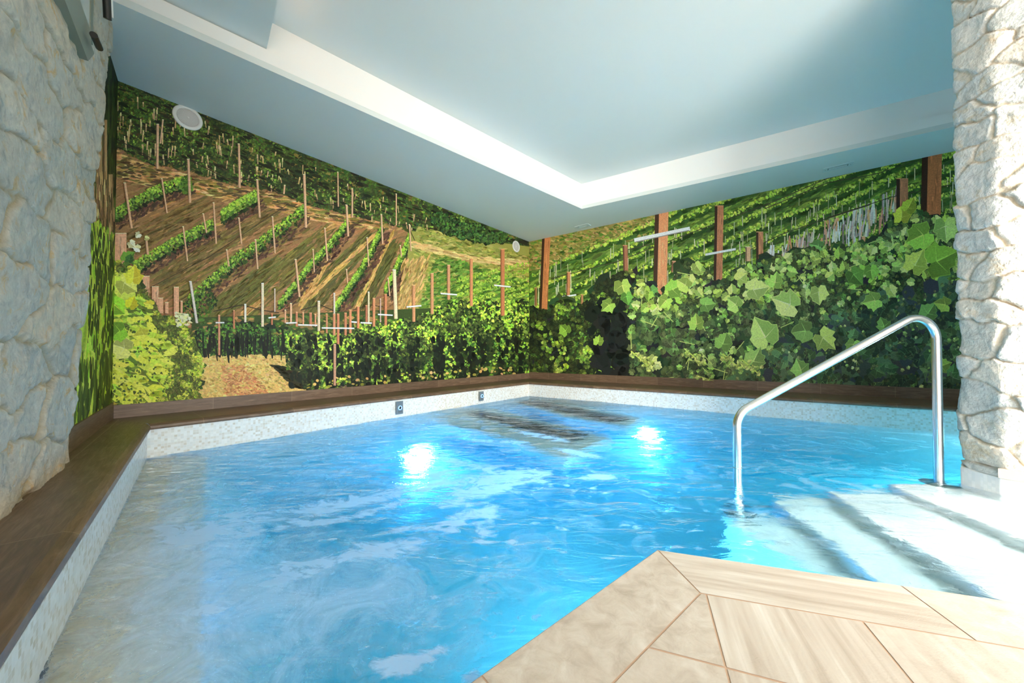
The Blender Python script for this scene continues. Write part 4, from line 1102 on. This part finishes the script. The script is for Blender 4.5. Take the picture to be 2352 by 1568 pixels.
# ---- right wall
mR = Mural('vineyard_mural', WC, uR, nR, (0.0, 8.0), 'vineyard photo mural on the right wall with large sunlit vine leaves and brown posts')
m = mR
m.polys([[(1200, 200), (2600, 200), (2600, 960), (1200, 960)]], (72, 96, 40))
m.polys([[(1200, 540), (1520, 480), (1330, 560), (1215, 610)]], (110, 104, 56))
slope = [(1210, 560), (2330, 300), (2330, 560), (1870, 620), (1500, 700), (1210, 730)]
m.strokes(slope, 5200, 22, 5, -.42, [(70, 100, 38), (58, 86, 32), (86, 118, 46), (98, 128, 50), (52, 78, 30)], 6, .25)
m.strokes([(1210, 560), (1530, 480), (1480, 540), (1330, 590), (1210, 625)], 700, 10, 4, .1, [(128, 118, 66), (112, 108, 56), (142, 126, 78), (98, 100, 46)], 6, .4)
for y0 in np.arange(640, 1120, 33):                     # vine rows climbing the slope
    xx = np.linspace(1212, 2330, 60); yy = y0 - .47 * (xx - 1215) + 5 * np.sin(xx / 70 + y0)
    lim = 640 - (xx - 1215) * .50
    ok = (yy > 300) & (yy < 770)
    if ok.sum() < 3: continue
    xx, yy = xx[ok], yy[ok]; wd = 4 + (xx - 1215) / 240
    dn = list(zip(xx, yy + wd * 2.6)); md = list(zip(xx, yy + wd)); up1 = list(zip(xx, yy - wd))
    n_ = int(len(xx) * 9)
    m.strokes(md + dn[::-1], n_, 24, 7, -.44, [(46, 76, 30), (38, 66, 28), (54, 86, 34)], 4, .12)
    m.leaves(m.sample(up1 + md[::-1], int(n_ * 1.1)), 8, [(128, 160, 56), (146, 172, 66), (108, 142, 48), (158, 182, 78)], 8)
q = m.sample([(1220, 600), (2330, 330), (2330, 560), (1880, 600), (1500, 680), (1220, 720)], 420)
hg = m.rs.uniform(14, 34, len(q))
m.lines(np.stack([q, q + np.stack([m.rs.uniform(-1, 1, len(q)), hg], -1)], 1), m.rs.uniform(1.0, 2.2, len(q)), m.cols(len(q), [(150, 158, 128), (128, 140, 108), (168, 168, 140)], 8))
q = m.sample([(1750, 590), (1880, 530), (2060, 450), (2080, 500), (1900, 570), (1770, 610)], 150)     # bundle of grey stakes
hg = m.rs.uniform(20, 50, len(q))
m.lines(np.stack([q - np.stack([hg * 0, hg * .5], -1), q + np.stack([m.rs.uniform(-9, 5, len(q)), hg * .5], -1)], 1), m.rs.uniform(2, 4.5, len(q)), m.cols(len(q), [(176, 172, 160), (150, 146, 140), (120, 112, 112), (190, 180, 170), (176, 130, 100)], 8))
for pts in [[(1265, 640), (1420, 600), (1560, 545), (1760, 470), (1900, 410), (2160, 320)], [(1760, 478), (1900, 420), (2010, 400), (2180, 345)], [(1900, 500), (2050, 452), (2180, 425)], [(1690, 590), (1790, 540), (1890, 505), (2000, 470)], [(1435, 575), (1500, 560)]]:
    m.line(pts, 1.8, (52, 54, 40))
for x, y0, y1, w, c, dx in [(1255, 540, 730, 19, (152, 100, 62), -8), (1231, 660, 702, 6, (120, 90, 60), 0), (1306, 624, 684, 8, (156, 108, 74), -1), (1436, 563, 640, 11, (128, 88, 66), 2), (1520, 470, 695, 31, (172, 120, 84), -5), (1548, 599, 625, 9, (150, 108, 82), -2),
                            (1652, 472, 655, 20, (150, 102, 74), -3), (1745, 532, 606, 16, (148, 104, 76), 0), (1718, 566, 600, 12, (170, 140, 110), 0), (2072, 410, 485, 27, (140, 98, 70), 0), (2140, 330, 512, 46, (146, 90, 54), -3), (1982, 542, 572, 10, (178, 130, 96), 0), (1337, 676, 700, 6, (140, 104, 70), 0), (1604, 600, 626, 8, (120, 90, 70), 0)]:
    m.post(x, y0, y1, w, c, dx, .3 if w > 12 else .6)
m.line([(1457, 552), (1585, 525)], 9, (204, 206, 206)); m.line([(1459, 556), (1583, 529)], 2, (110, 112, 112))
m.line([(1620, 585), (1690, 572)], 5, (190, 190, 186)); m.line([(1291, 682), (1324, 677)], 3.5, (190, 192, 186))
ftop = [(1205, 700), (1240, 712), (1290, 692), (1330, 698), (1355, 690), (1368, 655), (1400, 640), (1440, 620), (1480, 640), (1520, 672), (1545, 640), (1575, 600), (1620, 618), (1650, 650), (1690, 625), (1730, 608), (1770, 590), (1830, 580), (1880, 565), (1930, 572), (1990, 560), (2030, 540), (2060, 500), (2085, 470), (2120, 500), (2190, 500), (2330, 480)]
fol = ftop + [(2330, 960), (1205, 960)]
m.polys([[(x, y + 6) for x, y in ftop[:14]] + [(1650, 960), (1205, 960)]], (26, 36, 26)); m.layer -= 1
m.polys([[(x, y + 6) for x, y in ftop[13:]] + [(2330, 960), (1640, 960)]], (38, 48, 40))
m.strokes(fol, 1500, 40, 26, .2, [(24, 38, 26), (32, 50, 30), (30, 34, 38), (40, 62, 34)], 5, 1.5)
lf = [(x, y) for x, y in ftop[:8]] + [(1450, 880), (1205, 880)]
m.leaves(m.sample(lf, 1500), 12, [(58, 92, 34), (76, 112, 40), (44, 72, 28), (92, 128, 46)], 8, clump=(34, .42, .22, 1.1))
m.leaves(m.sample(lf, 800), 12, [(120, 156, 54), (140, 172, 64), (104, 142, 48)], 10, clump=(30, .44, .25, 1.12))
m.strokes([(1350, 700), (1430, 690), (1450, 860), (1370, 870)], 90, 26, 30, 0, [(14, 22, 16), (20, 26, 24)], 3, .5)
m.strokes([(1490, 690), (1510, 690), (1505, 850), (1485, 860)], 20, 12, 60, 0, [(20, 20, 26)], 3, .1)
rf_ = [(1480, 650)] + ftop[9:] + [(2330, 960), (1440, 960), (1450, 700)]
m.leaves(m.sample(rf_, 760), 34, [(76, 112, 56), (92, 130, 66), (64, 98, 54), (106, 142, 72)], 8, clump=(60, .40, .5, 1.05))
m.leaves(m.sample(rf_, 1200), 19, [(112, 150, 70), (134, 168, 82), (88, 126, 62)], 8, clump=(46, .42, .42, 1.1))
m.leaves(m.sample(rf_, 560), 24, [(152, 186, 96), (170, 202, 112), (132, 170, 86)], 8, clump=(40, .44, .42, 1.1))  # pale leaf tones: glare haze is mixed into the ink
for k in range(90):
    x, y = m.sample(rf_, 1)[0]; a = m.rs.uniform(0, 3.14); L_ = m.rs.uniform(18, 50)
    m.line([(x, y), (x + L_ * math.cos(a), y + L_ * math.sin(a) * .8)], 1.8, (150, 168, 92)); m.layer -= 1
m.layer += 1
up_ = ftop[7:] + [(2330, 640), (1900, 680), (1440, 720)]
m.leaves(m.sample(up_, 700), 13, [(146, 180, 76), (164, 194, 92), (124, 160, 62)], 10, clump=(24, .42, .35, 1.1))
m.leaves(m.sample(up_, 160), 26, [(160, 194, 92), (176, 204, 108), (140, 178, 76)], 8)
m.strokes([(1900, 720), (2190, 640), (2330, 650), (2330, 900), (1640, 880)], 240, 50, 26, .3, [(50, 62, 58), (62, 84, 62), (44, 52, 58), (70, 98, 66)], 5, 1.5)
m.leaves(m.sample([(1900, 700), (2330, 640), (2330, 900), (1700, 880)], 260), 34, [(80, 114, 70), (92, 128, 76), (66, 96, 64)], 8, clump=(50, .46, .5, 1.05))
m.leaves(m.sample([(1560, 700), (2330, 640), (2330, 900), (1540, 870)], 420), 11, [(160, 190, 106), (180, 204, 126), (130, 166, 88)], 8, clump=(30, .46, .35, 1.1))
for x, y, sz, c in [(1730, 665, 70, (172, 202, 110)), (1690, 700, 52, (150, 186, 92)), (1815, 700, 86, (160, 196, 98)), (1880, 670, 60, (168, 200, 100)), (1758, 775, 96, (150, 188, 92)), (1850, 760, 70, (116, 158, 82)), (1890, 775, 74, (176, 204, 100)), (1660, 790, 60, (120, 160, 80)),
                    (1730, 830, 70, (140, 178, 90)), (1600, 745, 50, (130, 168, 76)), (2010, 690, 60, (150, 184, 84)), (2045, 665, 40, (176, 200, 100)), (2120, 540, 90, (138, 178, 72)), (2150, 600, 110, (126, 170, 62)), (2170, 520, 80, (146, 184, 90)), (2100, 610, 80, (176, 196, 80)), (2070, 500, 56, (196, 206, 72)), (2085, 478, 50, (150, 176, 60)),
                    (1430, 655, 56, (152, 186, 90)), (1400, 700, 46, (132, 170, 76)), (1440, 680, 40, (96, 150, 60)), (1545, 665, 60, (120, 164, 72)), (1575, 655, 50, (160, 192, 90)), (1600, 610, 36, (176, 204, 100)), (1530, 690, 44, (148, 184, 80)), (1375, 785, 34, (140, 176, 66)), (1300, 760, 40, (116, 156, 56)), (1620, 700, 50, (108, 150, 70)),
                    (1960, 790, 50, (130, 166, 84)), (2030, 750, 46, (120, 158, 80)), (2130, 720, 60, (96, 136, 68)), (2170, 700, 50, (150, 180, 80)), (2160, 840, 50, (124, 160, 66)), (2000, 620, 50, (110, 150, 64)), (1960, 630, 60, (84, 124, 56)), (1840, 850, 60, (120, 156, 80)), (1780, 650, 50, (150, 186, 86)), (1700, 640, 44, (164, 194, 96))]:
    m.leaves(np.array([[x, y]], float), 40, [c], 4, sizes=np.array([sz * 1.05]))
for x, y in [(1660, 812), (1700, 822), (1572, 800), (1450, 806), (1600, 862)]:
    m.line([(x, y), (x + 40, y + 34)], 3, (160, 178, 84)); m.leaves(m.sample([(x, y), (x + 50, y + 20), (x + 44, y + 44), (x - 6, y + 14)], 26), 11, [(176, 192, 100), (150, 176, 84)], 8)

# ---- side wall, seen almost edge on
mS = Mural('vineyard_mural', WL, -uS, nS, (0.0, 2.38), 'narrow strip of vineyard mural between the left stone wall and the corner')
m = mS
m.polys([[(100, 40), (275, 40), (270, 1010), (100, 1010)]], (70, 84, 36))
def wob(x, y0, y1, w, c, amp=1.0):
    ys_ = np.linspace(y0, y1, 8); 
    for a, b in zip(ys_[:-1], ys_[1:]):
        m.polys([[(x - w / 2, a), (x + w / 2, a), (x + w / 2 - .5, b), (x - w / 2 - .5, b)]], c); m.layer -= 1
    m.layer += 1
m.strokes([(225, 60), (275, 150), (275, 440), (225, 420)], 700, 4, 34, 0, [(24, 34, 16), (34, 48, 20), (44, 62, 24), (18, 26, 14)], 4, .05)
for x, y0, y1, w, c in [(231, 200, 520, 8, (142, 112, 76)), (224, 300, 520, 6, (120, 88, 58)), (243, 275, 520, 6, (150, 118, 80)), (238, 300, 520, 3, (84, 62, 42)), (254, 400, 560, 9, (146, 116, 80)), (248, 400, 540, 3, (70, 60, 34)), (260, 400, 560, 2, (60, 54, 30))]:
    wob(x, y0, y1, w, c)
m.strokes([(215, 400), (262, 420), (262, 560), (215, 520)], 120, 3, 30, 0, [(60, 48, 30), (176, 144, 100), (108, 84, 54)], 5, .04)
fs = [(205, 505), (262, 560), (258, 925), (165, 985), (150, 985), (175, 700)]
m.strokes(fs, 900, 7, 44, .03, [(72, 104, 28), (96, 130, 36), (54, 80, 24)], 6, .12)
m.strokes(fs, 900, 7, 50, .03, [(136, 164, 46), (156, 180, 58), (116, 150, 40), (172, 190, 70)], 8, .14)
m.strokes(fs, 330, 4, 36, .03, [(34, 48, 20), (44, 60, 22)], 4, .14)
m.strokes([(150, 720), (200, 720), (215, 985), (150, 985)], 90, 16, 120, .05, [(128, 172, 36), (150, 178, 60), (170, 186, 70)], 6, .08)
m.strokes([(150, 820), (250, 820), (255, 985), (150, 985)], 110, 5, 70, .05, [(34, 46, 20), (60, 80, 26)], 4, .08)
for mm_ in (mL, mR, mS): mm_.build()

# ------------------------------------------------------------------ things on the walls and ceiling
def wall_point(px, py, o, n):
    dx, dy, dz = rays(px, py); t = np.dot(o, n) / (dx * n[0] + dy * n[1])
    return Vector((float(dx * t), float(dy * t), float(CAMZ + dz * t)))
def wall_frame(p, u, n):
    """x along the wall, y up, z out of the wall into the room"""
    R = Matrix(((u[0], 0, -n[0], 0), (u[1], 0, -n[1], 0), (0, 1, 0, 0), (0, 0, 0, 1)))
    return Matrix.Translation(p) @ R
def speaker(px, py, dia, label):
    p = wall_point(px, py, WL, nL); t = empty('wall_speaker', p, label, 'speaker', 'round speakers on the left mural')
    F_ = wall_frame(p, uL, nL); r = dia / 2
    mb = MB(); mb.lathe([(r, 0.004), (r, 0.009), (r * .96, 0.014), (r * .82, 0.016), (r * .74, 0.014), (r * .72, 0.009)], F_, 64); mb.build('rim', M['white_plastic'], t)
    mb = MB()
    mb.lathe([(r * .73, 0.008), (r * .3, 0.011), (0.0004, 0.012)], F_, 48)
    o_ = mb.build('grille', M['grille'], t)
    mb = MB()
    k = -.66
    while k <= .66:
        hw = math.sqrt(max(.70 ** 2 - k * k, 0)) * r
        mb.box((-hw, k * r - r * .014, 0.0098), (hw, k * r + r * .014, 0.0142), F_); k += .066
    mb.build('slats', M['white_plastic'], t)
    mb = MB(); mb.lathe([(r * .085, 0.010), (r * .085, 0.017), (r * .06, 0.019), (0.0003, 0.019)], F_, 24); mb.build('badge', M['white_plastic'], t)
speaker(431, 271, 0.205, 'round white speaker grille at the upper left of the vineyard mural')
speaker(1185, 566, 0.215, 'small-looking round white speaker beside the far corner under the ceiling')

def panel(px0, px1, py0, py1, bx_, by_, label):
    o_ = PL; a = wall_point(px0, py0, PL, nL); b = wall_point(px1, py1, PL, nL)
    c = (a + b) / 2; w = (Vector((b.x - a.x, b.y - a.y)).length); h = abs(a.z - b.z)
    t = empty('control_panel', c, label, 'control panel', 'push button panels in the mosaic wall')
    F_ = wall_frame(c, uL, nL)
    mb = MB(); mb.box((-w / 2, -h / 2, 0.0005), (w / 2, h / 2, 0.007), F_); mb.build('face_plate', M['steel_dark'], t, bevel=0.006)
    F2 = wall_frame(wall_point(bx_, by_, PL, nL), uL, nL)
    mb = MB(); mb.lathe([(.018, .007), (.018, .010), (.0165, .011), (.015, .010), (.015, .008)], F2, 32); mb.build('bezel', M['steel'], t)
    mb = MB(); mb.lathe([(.0245, .0072), (.0240, .0088), (.0185, .0088)], F2, 32); mb.build('light_ring', emit('button_blue', (0.10, 0.28, 1.0, 1), 5), t)
    mb = MB(); mb.lathe([(.015, .009), (.013, .0125), (.0003, .013)], F2, 32); mb.build('button', M['black'], t)
    mb = MB()
    for k, (ww, hh) in enumerate([(.007, .006), (.006, .004), (.007, .005), (.005, .005), (.007, .004), (.006, .006)]):
        x = -.026 + k * .0095; mb.box((x, -.046 - hh * .2, .0068), (x + ww, -.046 + hh * .8, .0076), F2)
    mb.build('lettering', M['black'], t)
panel(909.5, 925.3, 922, 949.5, 918.3, 936.1, 'grey push button panel with blue ring light, nearer of the two in the mosaic')
panel(1101.5, 1110.5, 899, 919.5, 1106.6, 909, 'grey push button panel with blue ring light, beside the far corner of the pool')

def ceiling_vent(px, label):
    q = [V2(P(x, y, Z1)) for x, y in px]; c = sum(q) / 4
    t = empty('ceiling_vent', v3(c, Z1), label, 'ceiling vent', 'slim flush vents in the lowered ceiling')
    e = (q[1] - q[0]); L_ = np.linalg.norm(e); e /= L_; f = V2((-e[1], e[0])); W_ = abs(np.dot(q[3] - q[0], f)) 
    A4 = Matrix(((e[0], f[0], 0, c[0]), (e[1], f[1], 0, c[1]), (0, 0, 1, Z1), (0, 0, 0, 1)))
    a, b = L_ / 2, W_ / 2; g = W_ * .22
    mb = MB()
    for lo, hi in (((-a, -b), (a, -b + g)), ((-a, b - g), (a, b)), ((-a, -b + g), (-a + g * 1.6, b - g)), ((a - g * 1.6, -b + g), (a, b - g))):
        mb.box((lo[0], lo[1], -0.007), (hi[0], hi[1], -0.0005), A4)
    mb.build('frame', M['vent'], t)
    mb = MB(); mb.box((-a + g, -b + g, -0.002), (a - g, b - g, -0.0003), A4); mb.build('opening', M['vent_slot'], t)
    mb = MB(); mb.box((-a + g * 2, -b * .28, -0.008), (a - g * 2, b * .28, -0.003), A4); mb.build('flap', M['vent'], t)
    for sx in (-1, 1):
        mb = MB(); mb.lathe([(.004, -.007), (.004, -.009), (.0003, -.0095)], A4 @ Matrix.Translation((sx * (a - g * .8), 0, 0)), 12)
        mb.build('screw', M['steel'], t)
ceiling_vent([(1318.9, 520.5), (1349.5, 512.8), (1358.4, 517.6), (1327.8, 524.6)], 'slim flush vent in the ceiling by the far corner')
ceiling_vent([(1891, 386.5), (1961, 370), (1957, 380), (1890.7, 395)], 'slim flush vent in the ceiling above the right mural')

# ------------------------------------------------------------------ handrail
ZL_ = -dep[0]
hR = V2(U(2157, 1131, dep[0])); 
hRw = V2(P(2157, 1098, 0.0)); hR = hRw
hLw = V2(P(1694, 1106, 0.0))
rl = empty('handrail', v3((hR + hLw) / 2, -0.1), 'brushed steel handrail bent over the pool steps', 'handrail')
zR = zat(2143, 700, hR); zLt = zat(1690, 949.5, hLw)
A_ = Vector(v3(hR, -dep[0])); B_ = Vector(v3(hR, zR)); C_ = Vector(v3(hLw, zLt)); D_ = Vector(v3(hLw, -dep[3]))
def fillet(a, b, c, r, n=16):
    u1 = (a - b).normalized(); u2 = (c - b).normalized(); th = u1.angle(u2); d = r / math.tan(th / 2)
    p1 = b + u1 * d; p2 = b + u2 * d; bis = (u1 + u2).normalized(); cen = b + bis * (r / math.sin(th / 2))
    out = []
    v1 = p1 - cen; v2 = p2 - cen; w = v1.angle(v2)
    for k in range(n + 1):
        t = k / n; out.append(cen + (v1 * math.sin((1 - t) * w) + v2 * math.sin(t * w)) / math.sin(w))
    return out
TR = 0.0225
path = [A_, A_ + Vector((0, 0, .4))] + fillet(A_, B_, C_, 0.13) + fillet(B_, C_, D_, 0.13) + [Vector((D_.x, D_.y, .03)), D_]
mb = MB(); mb.tube(path, TR, 32); mb.build('rail_tube', M['steel'], rl)
for p in (A_, D_):
    mb = MB(); mb.lathe([(0.0, 0.0), (.085, 0.0), (.085, .005), (.078, .009), (TR + .004, .010), (TR + .004, .014), (TR, .014)], Matrix.Translation(p + Vector((0, 0, .001))), 48)
    mb.build('base_flange', M['flange'] if 'flange' in M else M['steel'], rl)
mb = MB(); mb.lathe([(TR, -.006), (TR + .002, -.005), (TR + .002, .001), (TR, .002)], Matrix.Translation(Vector((D_.x, D_.y, .085))), 32); mb.build('collar', M['steel'], rl)

# ------------------------------------------------------------------ window in the left stone wall
nW = -nS     # into the room
Wp = SB - nS * 0.015
def wp(px, py): return wall_point(px, py, Wp, nS)
def wquad(mb, a, b, c, d, th):
    """slab with the given outline in the wall plane, th proud of it"""
    q = [wp(*a), wp(*b), wp(*c), wp(*d)]; o_ = Vector((nW[0], nW[1], 0)) * th; o0 = Vector((nS[0], nS[1], 0)) * 0.03
    mb.add([p + o0 for p in q] + [p + o_ for p in q], [(0, 1, 2, 3), (7, 6, 5, 4), (0, 4, 5, 1), (1, 5, 6, 2), (2, 6, 7, 3), (3, 7, 4, 0)])
wz = wp(187, 135)
win = empty('window_1', wz, None, None); tag(win, kind='structure')
def VPL(x, y, x2):      # follow a level line of that wall to another column
    a = wp(x, y); t = (x2 - RW / 2) / FPX
    p = on_line(x2, Wp, sdir); dd = math.hypot(p[0], p[1])
    # height stays a.z
    dy_ = p[1] * math.cos(PITCH) + (a.z - CAMZ) * math.sin(PITCH); up = -p[1] * math.sin(PITCH) + (a.z - CAMZ) * math.cos(PITCH)
    return (RW / 2 + FPX * p[0] / dy_, RH / 2 + SHIFT_PX - FPX * up / dy_)
lo = VPL(187, 135, 60); hi = VPL(197, 66, 90)
mb = MB()
wquad(mb, lo, (187, 135), (202, 118), VPL(202, 118, 75), 0.022)
wquad(mb, VPL(199, 100, 80), (199, 100), (197, 66), hi, 0.016)
wquad(mb, (197, 66), (203, 100), (206, -120), (199, -120), 0.016)
mb.build('window_frame', M['grey_metal'], win)
mb = MB(); wquad(mb, hi, (197, 66), (199, -120), VPL(199, -120, 110), 0.012); mb.build('pane', M['pane'], win)
mb = MB()
a = wp(*VPL(190, 97, 174)); a = wp(174, 64) + Vector((nW[0], nW[1], 0)) * .055; b = wp(190, 96) + Vector((nW[0], nW[1], 0)) * .055
mb.tube([a, b], 0.014, 20); mb.build('hinge', M['black'], win)
mb = MB()
mb.tube([wp(203, -60) + Vector((nW[0], nW[1], 0)) * .06, wp(208, 28) + Vector((nW[0], nW[1], 0)) * .06], 0.016, 20); mb.build('stay', M['black'], win)
mb = MB()
mb.tube([wp(205, -60) + Vector((nW[0], nW[1], 0)) * .073, wp(209, 21) + Vector((nW[0], nW[1], 0)) * .073], 0.008, 16); mb.build('stay_insert', M['white_plastic'], win)
